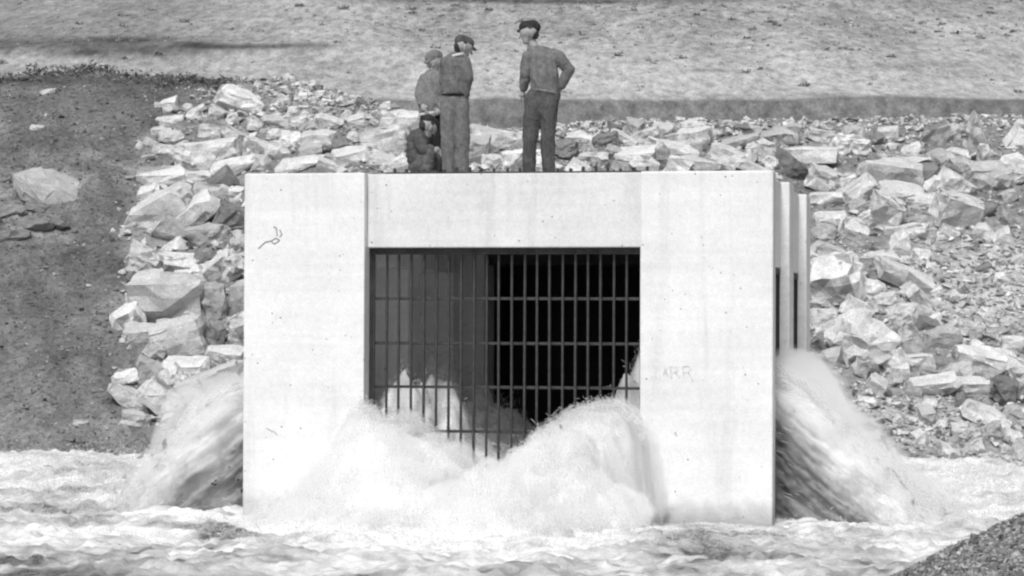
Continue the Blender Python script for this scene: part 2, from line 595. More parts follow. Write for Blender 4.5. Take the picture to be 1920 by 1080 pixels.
def water_height(X, Y):
    lx, ly = w2loc(X, Y)
    n = 0.11 * fbm(X * 0.9, Y * 0.75, seed=71, octaves=3)
    c1 = 1 - np.sqrt(noise(X * 1.7 + .6 * n, Y * 2.6, seed=74) ** 2 + .02)
    c2 = 1 - np.sqrt(noise(X * 4.1, Y * 5.2, seed=75) ** 2 + .03)
    c3 = fbm(X * 8, Y * 10, seed=76, octaves=2)
    h = n + 0.075 * (c1 - .6) + 0.05 * (c2 - .6) + 0.06 * c3
    calm = np.exp(-np.maximum(0, np.abs(lx - 2.3) - 0.7) ** 2 / .1 - np.maximum(0, np.abs(ly + .6) - .5) ** 2 / .2)
    h = h * (1 - 0.55 * calm)
    # the jets pile the water up where they land
    for jx, jy, sx, sy, a in ((-5.6, 3.0, 1.3, 2.6, .28), (-8, 4.5, 3, 3, .22), (6.0, 4.0, 1.8, 3.0, .32), (9, 4.6, 3, 3, .3), (-.1, -2.4, 2.4, .9, .10)):
        h = h + a * np.exp(-((lx - jx) / sx) ** 2 - ((ly - jy) / sy) ** 2)
    h = h + 0.25 * sstep(35, 40, Y)
    return h


def build_water():
    xs = np.concatenate([np.linspace(-60, -8, 40)[:-1], np.arange(-8, 9.5, 0.045), np.linspace(9.5, 60, 40)[1:]])
    ys = np.concatenate([np.linspace(16, 24, 40)[:-1], np.arange(24, 36, 0.045), np.arange(36, 44, 0.06)])
    X, Y = np.meshgrid(xs, ys)
    Z = water_height(X, Y)
    P = np.stack([X, Y, Z], -1).reshape(-1, 3)
    P0 = P.copy()
    P0[:, 2] = 0.1
    px, py = to_px(P0)
    f = np.full(len(P), 0.52)
    warp = fbm(P[:, 0] * 0.8, P[:, 1] * 0.8, seed=81, octaves=3)
    for cx_, cy_, wx, wy, a in FOAM:
        f = f + a * np.exp(-((px + 40 * warp - cx_) / wx) ** 2 - ((py + 8 * warp - cy_) / wy) ** 2)
    st = fbm(P[:, 0] * 1.3, P[:, 1] * 2.2, seed=83, octaves=5, gain=.65)
    f = f + 0.8 * st
    flat = np.clip(f, 0, 1)
    # dips between crests hold the clearer water
    zr = Z.ravel() - fbm(P[:, 0] * 0.5, P[:, 1] * 0.5, seed=71, octaves=1) * 0.05
    flat = np.clip(flat + 0.8 * (noise(P[:, 0] * 4.1, P[:, 1] * 5.2, seed=75) ** 2 - 0.2) * -0.4, 0, 1)
    me = mesh_from("water", P, grid_faces(len(xs), len(ys)), {"foam": flat}, True)
    tag(link("water", me, M_WATER), "churning foam covered water round the outlet", kind="structure")


build_water()

# ------------------------------------------------------------------ the concrete outlet
outlet = bpy.data.objects.new("outlet_structure", None)
COL.objects.link(outlet)
outlet.location = O0
outlet.rotation_euler = (0, 0, -YAW)
tag(outlet, "massive white concrete outlet block with barred openings gushing water", "concrete outlet")
XL, XR = -W / 2, W / 2
OL, OR = XL + W * 232 / 992, XL + W * 749 / 992
ZO = 3.117
D3 = 5.81
ZB = -1.2


def part(name, lo, hi, mat=M_CONC, bevel=0.03, parent=outlet, seg=2):
    return link(name, box_mesh(name, lo, hi, bevel, seg), mat, parent)


FD = 0.35                            # thickness of the front wall
part("pillar", (XL, 0, ZB), (OL, FD, ZT), bevel=0.014)
part("pillar", (OR, 0, ZB), (XR, FD, ZT - 0.004), bevel=0.022, seg=2)
part("lintel", (OL + .003, 0.13, ZO), (OR - .003, FD - .002, ZT - 0.008), M_CONC_L, bevel=0.012)
for sx, xi, xo in ((-1, OL, XL), (1, OR, XR)):
    for y0, y1 in ((2.3, 2.97), (5.12, D3)):
        part("side_pillar", (min(xi, xo), y0, ZB), (max(xi, xo), y1, ZT - 0.006), bevel=0.012)
    for y0, y1 in ((FD + .003, 2.297), (2.973, 5.117)):
        a, b_ = xi + sx * 0.004, xo - sx * 0.10
        part("side_lintel", (min(a, b_), y0, 2.93), (max(a, b_), y1, ZT - 0.010), bevel=0.02)
part("roof_slab", (OL + .008, FD + .004, 3.30), (OR - .008, 5.116, ZT - 0.012), bevel=0.01)
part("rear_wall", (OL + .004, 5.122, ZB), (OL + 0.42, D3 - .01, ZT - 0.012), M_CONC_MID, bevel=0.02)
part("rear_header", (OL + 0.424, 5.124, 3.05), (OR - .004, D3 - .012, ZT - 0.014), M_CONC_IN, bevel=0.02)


def tunnel():
    bm = bmesh.new()
    x0, x1, y0, y1, z0, z1 = OL + 0.43, OR - 0.01, D3 - 0.014, 7.0, ZB, 3.04
    t = 0.2
    for lo, hi in (((x0 - t, y0 + .01, z0), (x0, y1, z1 + t)), ((x1, y0 + .01, z0), (x1 + t, y1, z1 + t)),
                   ((x0, y0 + .01, z1), (x1, y1, z1 + t)), ((x0 - t, y1, z0), (x1 + t, y1 + t, z1 + t))):
        r = bmesh.ops.create_cube(bm, size=1.0)
        for v in r['verts']:
            v.co = Vector((lo[i] + (v.co[i] + .5) * (hi[i] - lo[i]) for i in range(3)))
    return bm_mesh(bm, "tunnel")


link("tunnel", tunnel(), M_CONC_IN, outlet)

# trash racks: one frame each, the bars as sub-parts sharing one mesh
def rack(origin, rotz, width, ztop, zbot, n, cross, first=None):
    r = bmesh.new()
    for lo, hi in (((0, -.05, ztop - .075), (width, .06, ztop - .004)), ((0, -.045, zbot), (.035, .05, ztop - .077)), ((width - .035, -.045, zbot), (width, .05, ztop - .077))):
        q = bmesh.ops.create_cube(r, size=1.0)
        for v in q['verts']:
            v.co = Vector((lo[i] + (v.co[i] + .5) * (hi[i] - lo[i]) for i in range(3)))
    f = link("trash_rack", bm_mesh(r, "trash_rack"), M_STEEL, outlet)
    f.location = origin
    f.rotation_euler = (0, 0, rotz)
    vb = box_mesh("bar", (-.0125, -.022, zbot), (.0125, .022, ztop - .079), .004, 1)
    hb = box_mesh("crossbar", (.038, .0235, -.017), (width - .038, .04, .017), .004, 1)
    for i in range(n):
        b_ = link("bar", vb, M_STEEL, f)
        b_.location = (width * (i + 1) / (n + 1) if first is None else first[0] + first[1] * i, 0.006 * math.sin(i * 2.3), 0)
        b_.rotation_euler = (0, 0.0018 * math.sin(i * 1.7), 0.1 * math.sin(i * 3.1))
    for z in cross:
        h_ = link("crossbar", hb, M_STEEL, f)
        h_.location = (0, 0, z)


sx0, _ = face_z(640 + 203 / 2.4, 600, .3)
sx1, _ = face_z(640 + 1283 / 2.4, 600, .3)
zc = [face_z(950, y, .3)[1] for y in (560, 644, 726.5, 810, 893)]
rack((OL, 0.30, 0), 0, OR - OL, ZO, -.6, 21, zc, (sx0 - OL - (sx1 - sx0) / 19, (sx1 - sx0) / 19))
for sx, xo in ((-1, XL), (1, XR)):
    for y0, y1 in ((FD + .007, 2.294), (2.977, 5.113)):
        L_ = y1 - y0
        rack((xo - sx * 0.16, y0 if sx > 0 else y1, 0), math.radians(90 * sx), L_, 2.926, -.6, int(L_ / .15) - 1, (2.38, 1.85, 1.3, .75))
# steel strip with upright studs along the roof edge above the opening
xa, _ = face_z(733, 321)
xb, _ = face_z(1208, 321)
part("rail", (xa - .1, 0.16, ZT - 0.006), (xb + .05, 0.26, ZT + 0.012), M_STEEL, 0.004)
studm = box_mesh("stud", (-.016, -.02, 0), (.016, .02, .045), .004, 1)
for i in range(21):
    s_ = link("stud", studm, M_STEEL, outlet)
    s_.location = (xa + (xb - xa) * i / 20 + random.uniform(-.01, .01), 0.215, ZT + 0.012)
    s_.scale = (random.uniform(.8, 1.3), 1, random.uniform(.6, 1.3))


# faint pencilled letters on the right pillar, a dark scrape on the left one
def strokes(name, lines, width, grey, pr=0.003):
    bm = bmesh.new()
    for ln in lines:
        for (ax, az), (bx, bz) in zip(ln, ln[1:]):
            d = Vector((bx - ax, 0, bz - az))
            if d.length < 1e-6:
                continue
            nrm = Vector((-d.z, 0, d.x)).normalized() * width / 2
            e = d.normalized() * width * .25
            a, b_ = Vector((ax, -pr, az)) - e, Vector((bx, -pr, bz)) + e
            vs = [bm.verts.new(p) for p in (a - nrm, b_ - nrm, b_ + nrm, a + nrm)]
            bm.faces.new(vs)
    m = mat_plain(name + "_pencil", grey, 0.9, 60, 0.35, bd=0.001)
    return link(name, bm_mesh(bm, name), m, outlet)


def FP(*pts):
    return [face_z(*p) for p in pts]


PX = lambda x, y: (1200 + x / 6.0, 640 + y / 6.0)
for ltr in ([FP(PX(200, 285), PX(170, 300), PX(150, 340), PX(140, 390), PX(150, 412), PX(190, 405))],
            [FP(PX(262, 385), PX(288, 305), PX(308, 400)), FP(PX(266, 362), PX(306, 362))],
            [FP(PX(345, 290), PX(356, 415)), FP(PX(330, 282), PX(400, 288), PX(425, 325), PX(395, 352), PX(350, 352)), FP(PX(398, 350), PX(450, 418))],
            [FP(PX(480, 295), PX(500, 440)), FP(PX(475, 290), PX(545, 283), PX(575, 310), PX(545, 350), PX(488, 358)), FP(PX(545, 352), PX(598, 455))]):
    strokes("letter", ltr, .014, 0.58)
PS = lambda x, y: (440 + x / 4.153, 300 + y / 4.153)
strokes("scrape", [FP(PS(305, 522), PS(325, 530), PS(332, 590)), FP(PS(185, 690), PS(240, 640), PS(285, 632), PS(320, 610), PS(345, 622), PS(350, 632)), FP(PS(290, 640), PS(310, 655), PS(345, 632)),
                   FP(PS(352, 545), PS(368, 580), PS(352, 600))], .012, 0.16)
strokes("hairline_crack", [FP((500, 803), (508, 808), (515, 810), (520, 816))], .010, 0.3)

# ------------------------------------------------------------------ rocks
def rock_mesh(seed, dims, kind='block', detail=0):
    """an angular broken stone: hull of points thrown on a box, corners knocked off, faces roughened"""
    r = random.Random(seed)
    pts = []
    if kind == 'round':
        for _ in range(46):
            v = Vector((r.gauss(0, 1), r.gauss(0, 1), r.gauss(0, 1))).normalized()
            pts.append(v * r.uniform(.46, .52))
    elif kind == 'tri':
        for y in (-.5, .5):
            for x, z in ((-.5, -.42), (.5, -.5), (.05, .5), (-.3, .15)):
                pts.append(Vector((x + r.uniform(-.08, .08), y * r.uniform(.7, 1), z + r.uniform(-.08, .08))))
    else:
        sq = {'block': .17, 'slab': .14, 'wedge': .2, 'long': .12}.get(kind, .18)
        for sx in (-.5, .5):
            for sy in (-.5, .5):
                for sz in (-.5, .5):
                    k = 1.0
                    if kind == 'wedge' and sx > 0:
                        k = .35
                    c = Vector((sx, sy, sz * k))
                    for _ in range(2):
                        pts.append(Vector((c.x * (1 - r.uniform(0, sq * 2)), c.y * (1 - r.uniform(0, sq * 2)), c.z * (1 - r.uniform(0, sq * 1.7)))))
        for _ in range(6):
            v = Vector((r.gauss(0, 1), r.gauss(0, 1), r.gauss(0, 1))).normalized()
            pts.append(v * .56)
    bm = bmesh.new()
    for p in pts:
        bm.verts.new(Vector((p.x * dims[0], p.y * dims[1], p.z * dims[2])))
    bmesh.ops.convex_hull(bm, input=bm.verts[:])
    bmesh.ops.delete(bm, geom=[v for v in bm.verts if not v.link_faces], context='VERTS')
    for _ in range({'round': 2, 'long': 4, 'slab': 4}.get(kind, 5)):        # corners broken off along flat cracks
        v = Vector((r.gauss(0, 1), r.gauss(0, 1), r.gauss(0, .8))).normalized()
        nrm = Vector((v.x / dims[0], v.y / dims[1], v.z / dims[2])).normalized()
        ext = max(p.co.dot(nrm) for p in bm.verts)
        bmesh.ops.bisect_plane(bm, geom=bm.verts[:] + bm.edges[:] + bm.faces[:], plane_co=nrm * ext * r.uniform(.62, .86), plane_no=nrm, clear_outer=True)
        bmesh.ops.convex_hull(bm, input=bm.verts[:])
        bmesh.ops.delete(bm, geom=[v for v in bm.verts if not v.link_faces], context='VERTS')
    bmesh.ops.remove_doubles(bm, verts=bm.verts[:], dist=min(dims) * .04)
    bmesh.ops.dissolve_limit(bm, angle_limit=math.radians(9), verts=bm.verts[:], edges=bm.edges[:])
    s = min(dims)
    try:
        bmesh.ops.bevel(bm, geom=bm.edges[:], offset=s * (.05 if kind != 'round' else .03), segments=1, profile=.5, affect='EDGES', clamp_overlap=True)
    except Exception:
        pass
    bmesh.ops.triangulate(bm, faces=bm.faces[:])
    if detail:
        for _ in range(detail):
            L = max(dims) * (.28 if _ == 0 else .15)
            es = [e for e in bm.edges if e.calc_length() > L]
            if es:
                bmesh.ops.subdivide_edges(bm, edges=es, cuts=1, use_grid_fill=False)
                bmesh.ops.triangulate(bm, faces=[f for f in bm.faces if len(f.verts) > 3])
        bm.normal_update()
        co = np.array([v.co[:] for v in bm.verts])
        f = 2.2 / max(.15, max(dims))
        n1 = fbm(co[:, 0] * f * 2, co[:, 1] * f * 2, co[:, 2] * f * 3.2, seed=seed % 997, octaves=4, gain=.6)
        for v, a in zip(bm.verts, n1):
            v.co += v.normal * float(a) * s * .15
    co = np.array([v.co[:] for v in bm.verts])
    lo, hi = co.min(0), co.max(0)
    for v in bm.verts:
        v.co = Vector([(v.co[i] - (lo[i] + hi[i]) / 2) * dims[i] / max(hi[i] - lo[i], 1e-6) for i in range(3)])
    me = bm_mesh(bm, "rock", False)
    return me


ROCKS = []                          # px, py, half w, half h of what is placed, for filling between
PER_PX = lambda Y: Y / F_PX


def place_rock(px, py, w, h, ang=0, tone=.42, kind='block', label='', group=None, lift=.12, depth=None, tilt=None, detail=2, Y=None):
    P = ground_hit(px, py + .15 * h)
    if Y is not None:
        P = at(px, py, Y)
    if P is None:
        P = at(px, py, 55.0)
    m = P[1] / F_PX
    rs = int(px * 131 + py * 17 + w)
    r = random.Random(rs)
    dw, dh = w * m, h * m
    dd = depth * m if depth else (dw * .4 + dh * .6) * r.uniform(.9, 1.25)
    me = rock_mesh(rs, (dw * 1.08, dd, dh * 1.16), kind, detail)
    o = link("rock", me, M_ROCK)
    C = at(px, py, P[1] - lift * dd)
    tl = math.radians(tilt if tilt is not None else r.uniform(10, 26))
    # turn in the plane one faces it in, then lean the top back into the slope so that it shows
    R = Matrix.Rotation(r.uniform(-.22, .22), 3, 'Z') @ Matrix.Rotation(tl, 3, 'X') @ Matrix.Rotation(-math.radians(ang), 3, 'Y')
    o.matrix_world = Matrix.Translation(Vector(C)) @ R.to_4x4()
    o["tone"] = min(tone * 1.16, .60) if tone > .26 else tone * .85
    o["label"] = label
    o["category"] = "rock"
    if group:
        o["group"] = group
    ROCKS.append((px, py, w / 2, h / 2))
    return o


GL, GT, GR, GC = "riprap stacked beside the outlet on the dirt side", "broken rock on the mound", "riprap on the stony bank", "rocks along the top behind the men"
# px, py, width, height, turn, tone, kind, group, label
BIG = [
    (308, 336, 90, 36, 2, .46, 'slab', GL, "flat pale slab at the edge of the dark dirt, above the long dark ended block"),
    (296, 396, 135, 56, 28, .40, 'long', GL, "long tilted stone block with a round dark end, at the edge of the dark dirt"),
    (358, 408, 112, 44, 40, .44, 'long', GL, "pale split slab leaning against the long dark ended block"),
    (400, 366, 82, 40, -6, .33, 'block', GL, "smooth greyish rock resting on top of the leaning split slab"),
    (392, 444, 80, 42, 8, .30, 'block', GL, "grey ribbed rock with a black shadow beneath, under the leaning split slab"),
    (432, 415, 58, 56, -25, .20, 'block', GL, "dark faced block against the outlet, below the smooth greyish rock"),
    (446, 368, 34, 30, 0, .46, 'block', GL, "small pale rock touching the concrete near its upper corner"),
    (450, 456, 34, 44, 20, .34, 'round', GL, "rounded grey rock half hidden by the concrete, below the dark faced block"),
    (370, 333, 60, 32, 10, .44, 'wedge', GL, "ragged pale rock between the flat slab and the smooth greyish rock"),
    (274, 492, 74, 50, -24, .38, 'wedge', GL, "angular grey block poking left into the dirt, above the big square block"),
    (345, 497, 76, 30, -3, .45, 'slab', GL, "flat pale stone bridging the gap above the big square block"),
    (312, 482, 34, 20, -25, .44, 'block', GL, "small pale chip wedged between the angular block and the flat stone"),
    (424, 508, 70, 58, 35, .42, 'block', GL, "pale rock leaning on the concrete, upper right of the big square block"),
    (320, 562, 150, 98, 0, .36, 'block', GL, "big square weathered block, largest stone beside the outlet"),
    (404, 572, 46, 76, 8, .27, 'block', GL, "dark upright stone filling the gap right of the big square block"),
    (446, 556, 32, 52, 5, .32, 'block', GL, "narrow grey rock squeezed between the dark upright stone and the concrete"),
    (270, 626, 76, 36, -8, .36, 'block', GL, "small rough block sticking out left under the big square block"),
    (338, 638, 106, 74, 14, .39, 'block', GL, "angular block with a slanting ridge, directly under the big square block"),
    (403, 634, 34, 58, -10, .25, 'block', GL, "dark cracked stone right of the ridged angular block"),
    (446, 624, 36, 66, 0, .40, 'block', GL, "pale stone against the concrete, lowest but one beside the spray"),
    (345, 692, 92, 32, 0, .47, 'slab', GL, "flat pale slab under the ridged angular block, with a hollow at its left end"),
    (424, 668, 74, 30, -6, .44, 'slab', GL, "thin pale slab by the concrete just above the water spray"),
    (328, 716, 52, 52, 48, .44, 'slab', GL, "pale slanting stone below the flat slab with the hollow"),
    (246, 746, 92, 30, -32, .42, 'slab', GL, "lower left half of the split slab overhanging the dirt, dark underneath"),
    (304, 750, 92, 46, -36, .44, 'slab', GL, "upper right half of the split slab overhanging the dirt"),
    (256, 786, 54, 28, -14, .36, 'block', GL, "small rock sheltering below the overhanging split slab"),
    (390, 716, 120, 36, 20, .38, 'slab', GL, "low grey rock shelf at the upper edge of the water spray"),
    (444, 690, 40, 24, 0, .40, 'block', GL, "rough stone right above the spray where it meets the concrete"),
    (452, 194, 92, 44, -28, .52, 'block', GT, "large clean pale block standing alone near the top of the mound"),
    (320, 228, 52, 20, 6, .44, 'slab', GT, "thin pale slab at the dirt edge, left of the clean pale block"),
    (303, 246, 38, 14, -4, .40, 'slab', GT, "sliver of pale stone isolated on the dark dirt"),
    (322, 259, 46, 26, 5, .38, 'round', GT, "rounded grey stone with a dark hollow beneath at the dirt edge"),
    (372, 206, 28, 10, 35, .46, 'slab', GT, "small pale flake leaning up left of the clean pale block"),
    (312, 283, 50, 20, -10, .42, 'slab', GT, "pale low stone along the dirt edge below the rounded grey stone"),
    (395, 290, 104, 48, 8, .45, 'block', GT, "broad pale boulder with a grey lower face, biggest on the mound's lower part"),
    (348, 300, 52, 36, 0, .44, 'block', GT, "pale chunky rock at the left flank of the broad pale boulder"),
    (440, 318, 84, 28, 18, .47, 'slab', GT, "pale slab just above the upper left corner of the outlet"),
    (500, 284, 86, 42, -6, .42, 'block', GT, "pale block with a stained grey front, right of the broad pale boulder"),
    (400, 248, 54, 22, -10, .40, 'slab', GT, "flat grey rock midway up the mound beneath the clean pale block"),
    (436, 254, 46, 24, -35, .38, 'block', GT, "tilted grey rock just under the clean pale block"),
    (545, 262, 44, 30, -4, .50, 'block', GT, "bright little block next to the squared grey block"),
    (597, 265, 68, 36, 0, .40, 'block', GT, "squared smooth grey block in the middle of the mound"),
    (562, 307, 92, 28, 14, .45, 'wedge', GT, "pale pointed rock on the roof line below the squared grey block"),
    (657, 296, 76, 28, 10, .46, 'slab', GT, "long pale slab tipped up, right of the pale pointed rock"),
    (722, 262, 86, 46, 12, .38, 'block', GT, "large grey rock behind the seated man's back"),
    (752, 226, 80, 36, -8, .46, 'slab', GT, "pale capping slab at the mound's right end, next to the capped boy"),
    (716, 228, 36, 26, -30, .30, 'block', GT, "dark grey chunk tucked under the pale capping slab"),
    (618, 228, 56, 26, 0, .46, 'wedge', GT, "pale wedge in the upper middle of the mound"),
    (668, 232, 42, 30, 20, .42, 'block', GT, "pale lump between the wedge and the pale capping slab"),
    (722, 304, 66, 26, -24, .38, 'slab', GT, "pair of thin slanting plates beside the seated man's feet"),
    (690, 278, 30, 18, 0, .40, 'block', GT, "small rock below the large grey rock behind the seated man"),
    (520, 232, 56, 22, -4, .36, 'block', GT, "dull grey stone on the pebbly upper mound, right of the clean pale block"),
    (620, 312, 50, 18, -18, .42, 'slab', GT, "low pale stone on the roof line under the long tipped slab"),
    (895, 286, 46, 56, -4, .30, 'block', GC, "grey squared rock just right of the young man's legs"),
    (938, 268, 104, 38, -9, .38, 'long', GC, "long pale rock lying between the two standing men"),
    (902, 252, 40, 20, 0, .46, 'wedge', GC, "pale cap stone behind the young man's hip"),
    (962, 302, 44, 36, 4, .52, 'block', GC, "bright white block at the left foot of the tall man"),
    (924, 302, 44, 20, -8, .44, 'block', GC, "low pale rubble stone between the two standing men's feet"),
    (1010, 300, 30, 36, 0, .50, 'block', GC, "white stone seen between the legs of the tall man"),
    (1064, 284, 46, 44, 20, .22, 'round', GC, "dark rounded rock right of the tall man's legs"),
    (1086, 260, 64, 26, 10, .44, 'wedge', GC, "pale low rock above the dark rounded rock"),
    (1136, 268, 50, 34, 14, .20, 'block', GC, "dark faced block tilted over a black gap"),
    (1112, 300, 56, 26, 0, .42, 'block', GC, "flat topped pale block with a mottled grey front on the roof line"),
    (1150, 290, 34, 28, -14, .28, 'block', GC, "small grey cube under the tilted dark faced block"),
    (1168, 262, 50, 22, -30, .46, 'slab', GC, "bright thin plate slanting down beside the tilted dark faced block"),
    (1200, 262, 76, 26, 20, .38, 'slab', GC, "layered grey rock stepping up to the right of the bright plate"),
    (1192, 294, 74, 26, 6, .46, 'block', GC, "pale flat rock right of the small grey cube"),
    (1268, 282, 76, 30, -6, .42, 'wedge', GC, "pale gabled rock above the dark fronted roof line stone"),
    (1240, 305, 42, 24, 0, .24, 'block', GC, "dark fronted stone sitting on the roof line below the gabled rock"),
    (1316, 308, 78, 20, -5, .42, 'slab', GC, "thin pale slab casting a dark line on the roof edge"),
    (1304, 262, 64, 40, 10, .44, 'block', GC, "blocky pale rock on the crest above the thin slab"),
    (1360, 296, 66, 36, -24, .40, 'block', GC, "striped grey rock between the thin slab and the overhanging wedge"),
    (1384, 268, 78, 28, 22, .32, 'wedge', GC, "overhanging grey wedge with a black shadow under its tip"),
    (1428, 284, 66, 44, -26, .44, 'tri', GC, "pale triangular rock beside the overhanging wedge"),
    (1462, 258, 72, 32, 10, .30, 'block', GC, "grey faced block on the crest above the long white block"),
    (1512, 290, 114, 28, 0, .46, 'long', GR, "long white block lying level above the dark round stone"),
    (1576, 274, 42, 46, 0, .50, 'round', GR, "bright rounded rock at the end of the long white block"),
    (1610, 276, 44, 42, 6, .48, 'block', GR, "second bright rock, right of the rounded one"),
    (1490, 322, 44, 42, -30, .13, 'round', GR, "dark smooth round stone behind the outlet's upper right corner"),
    (1420, 318, 90, 16, -24, .44, 'slab', GR, "thin curved plate sloping down to the outlet's rounded corner"),
    (1540, 256, 56, 24, -10, .42, 'slab', GR, "thin plate on the crest with a dark slot beneath"),
    (1545, 330, 60, 30, -20, .38, 'block', GR, "rough grey rock right of the dark smooth round stone"),
    (1672, 328, 124, 52, -6, .40, 'block', GR, "very broad rock with a hollow face in the upper stony bank"),
    (1604, 364, 84, 40, 36, .40, 'slab', GR, "slanting slab with a grey underside, left of the very broad rock"),
    (1690, 366, 90, 34, -8, .42, 'block', GR, "lower lobe of stone below the very broad rock"),
    (1752, 258, 66, 46, 20, .30, 'block', GR, "dark sided rock on the crest left of the pointed rock"),
    (1784, 252, 36, 40, -12, .36, 'round', GR, "rounded grey rock between the dark sided rock and the pointed rock"),
    (1830, 258, 52, 84, 6, .34, 'tri', GR, "tall pointed rock standing highest on the crest"),
    (1845, 298, 22, 46, 0, .42, 'slab', GR, "narrow upright stone leaning on the pointed rock's foot"),
    (1700, 305, 90, 24, 12, .36, 'wedge', GR, "long grey rock below the dark sided rock on the crest"),
    (1852, 338, 80, 54, 0, .34, 'block', GR, "large grey faced block with a bright flat top near the frame edge"),
    (1798, 350, 78, 40, -22, .44, 'wedge', GR, "pale wedge with a grey base left of the large grey faced block"),
    (1895, 332, 50, 36, -8, .38, 'block', GR, "cracked grey block right of the large grey faced block"),
    (1798, 400, 92, 70, -14, .40, 'block', GR, "big pale block with a dark undercut front, above the fine rubble"),
    (1660, 404, 66, 64, -20, .42, 'block', GR, "pale knobbly rock with a black foot below the lower lobe of stone"),
    (1726, 382, 60, 30, 5, .44, 'block', GR, "pale rock tucked left of the big block with the undercut front"),
    (1550, 374, 62, 24, 4, .45, 'slab', GR, "pale flat rock just right of the rear pillar's top"),
    (1558, 412, 62, 24, 4, .46, 'slab', GR, "flat oval pale rock beside the rear pillar"),
    (1544, 438, 52, 34, 14, .28, 'round', GR, "dark bellied rock under the flat oval rock"),
    (1600, 438, 56, 46, -30, .42, 'block', GR, "striped block tilted beside the dark bellied rock"),
    (1618, 456, 34, 28, -28, .27, 'block', GR, "small dark cube at the striped block's corner"),
    (1700, 434, 76, 22, 4, .46, 'slab', GR, "bright flat stone between the knobbly rock and the undercut block"),
    (1640, 486, 84, 30, 4, .42, 'wedge', GR, "pale slab with a dark pointed left end, in the middle of the stony bank"),
    (1552, 472, 70, 24, -18, .38, 'slab', GR, "grey sloping plate above the large bright block"),
    (1566, 528, 112, 92, 22, .48, 'block', GR, "large bright block with a dark square end beside the rear pillar"),
    (1696, 520, 116, 36, -22, .44, 'long', GR, "long pale rock slanting down into the fine rubble"),
    (1634, 544, 54, 36, 0, .46, 'wedge', GR, "pale pointed rock right of the large bright block"),
    (1728, 566, 62, 26, -46, .44, 'slab', GR, "pale plate leaning steeply under the long slanting rock"),
    (1690, 590, 56, 40, 6, .40, 'block', GR, "rounded pale cube sitting on the triangular grey rock"),
    (1660, 562, 44, 24, 10, .42, 'block', GR, "small pale stone above the rounded cube"),
    (1618, 640, 134, 118, 8, .44, 'round', GR, "biggest pale boulder on the stony bank, close to the spray"),
    (1698, 644, 78, 78, 0, .32, 'tri', GR, "triangular grey rock against the biggest pale boulder"),
    (1766, 640, 70, 48, 12, .30, 'block', GR, "smooth grey rock right of the triangular rock"),
    (1546, 606, 56, 46, 0, .40, 'block', GR, "grey stone behind the rear pillar, above a black hollow"),
    (1842, 684, 116, 56, -8, .48, 'block', GR, "wide bright rock low on the bank near the frame edge"),
    (1720, 680, 66, 30, 4, .45, 'block', GR, "pale flat rock at the foot of the triangular grey rock"),
    (1796, 698, 60, 36, 6, .34, 'block', GR, "dull grey rock left of the wide bright rock"),
    (1770, 684, 44, 26, 20, .26, 'wedge', GR, "dark wedge between the triangular rock and the wide bright rock"),
    (1882, 738, 52, 54, -12, .18, 'block', GR, "dark faced rock below the wide bright rock"),
    (1902, 706, 60, 62, -20, .42, 'block', GR, "pale rock at the frame edge above the dark faced rock"),
    (1752, 724, 96, 28, 6, .46, 'slab', GR, "long low bright rock under the dull grey rock"),
    (1822, 726, 70, 30, 2, .44, 'slab', GR, "low bright slab left of the dark faced rock"),
    (1676, 712, 38, 26, 10, .28, 'round', GR, "small grey stone in the rubble under the biggest pale boulder"),
    (1850, 780, 90, 34, -30, .46, 'slab', GR, "lowest bright slab on the bank, slanting to the frame edge"),
    (1896, 674, 46, 30, -20, .27, 'block', GR, "grey flat stone on top of the wide bright rock's right end"),
    (112, 362, 192, 66, -20, .30, 'round', "stones in the dark dirt", "long dusty outcrop half buried in the dark dirt bank"),
    (34, 338, 66, 26, 12, .2, 'round', "stones in the dark dirt", "dusty lump at the upper end of the half buried outcrop"),
    (62, 426, 78, 28, 6, .2, 'round', "stones in the dark dirt", "low dusty clod below the half buried outcrop"),
    (20, 400, 60, 34, 10, .22, 'round', "stones in the dark dirt", "crumbly pale clod at the frame edge, below the half buried outcrop"),
    (70, 392, 46, 24, -8, .20, 'round', "stones in the dark dirt", "small dusty lump tucked under the half buried outcrop"),
    (24, 446, 66, 26, 4, .19, 'round', "stones in the dark dirt", "wide dusty clod at the frame edge, lowest of the crumbly patch"),
    (112, 420, 40, 18, -18, .19, 'round', "stones in the dark dirt", "little dusty stone downhill of the half buried outcrop's lower end"),
    (230, 640, 12, 12, 0, .5, 'block', "stones in the dark dirt", "tiny white stone on the dirt left of the ridged angular block"),
    (92, 172, 30, 10, 12, .40, 'slab', "stones in the dark dirt", "pale flake high on the dark dirt bank"),
    (70, 240, 26, 10, -8, .38, 'slab', "stones in the dark dirt", "pale chip halfway up the dark dirt bank"),
    (152, 794, 28, 10, 2, .36, 'slab', "stones in the dark dirt", "thin stone low on the dirt bank near the waterline"),
]
for (px_, py_, w_, h_, a_, t_, k_, g_, lb_) in BIG:
    dirt = g_.startswith("stones")
    place_rock(px_, py_, w_, h_, a_, t_ * (1 if dirt else 1.0), k_, lb_, g_, lift=-.34 if dirt and w_ > 40 else .14, depth=w_ * .9 if dirt and w_ > 40 else None, tilt=4 if dirt and w_ > 40 else None, detail=3 if dirt and w_ > 40 else 2)
place_n = len(ROCKS)


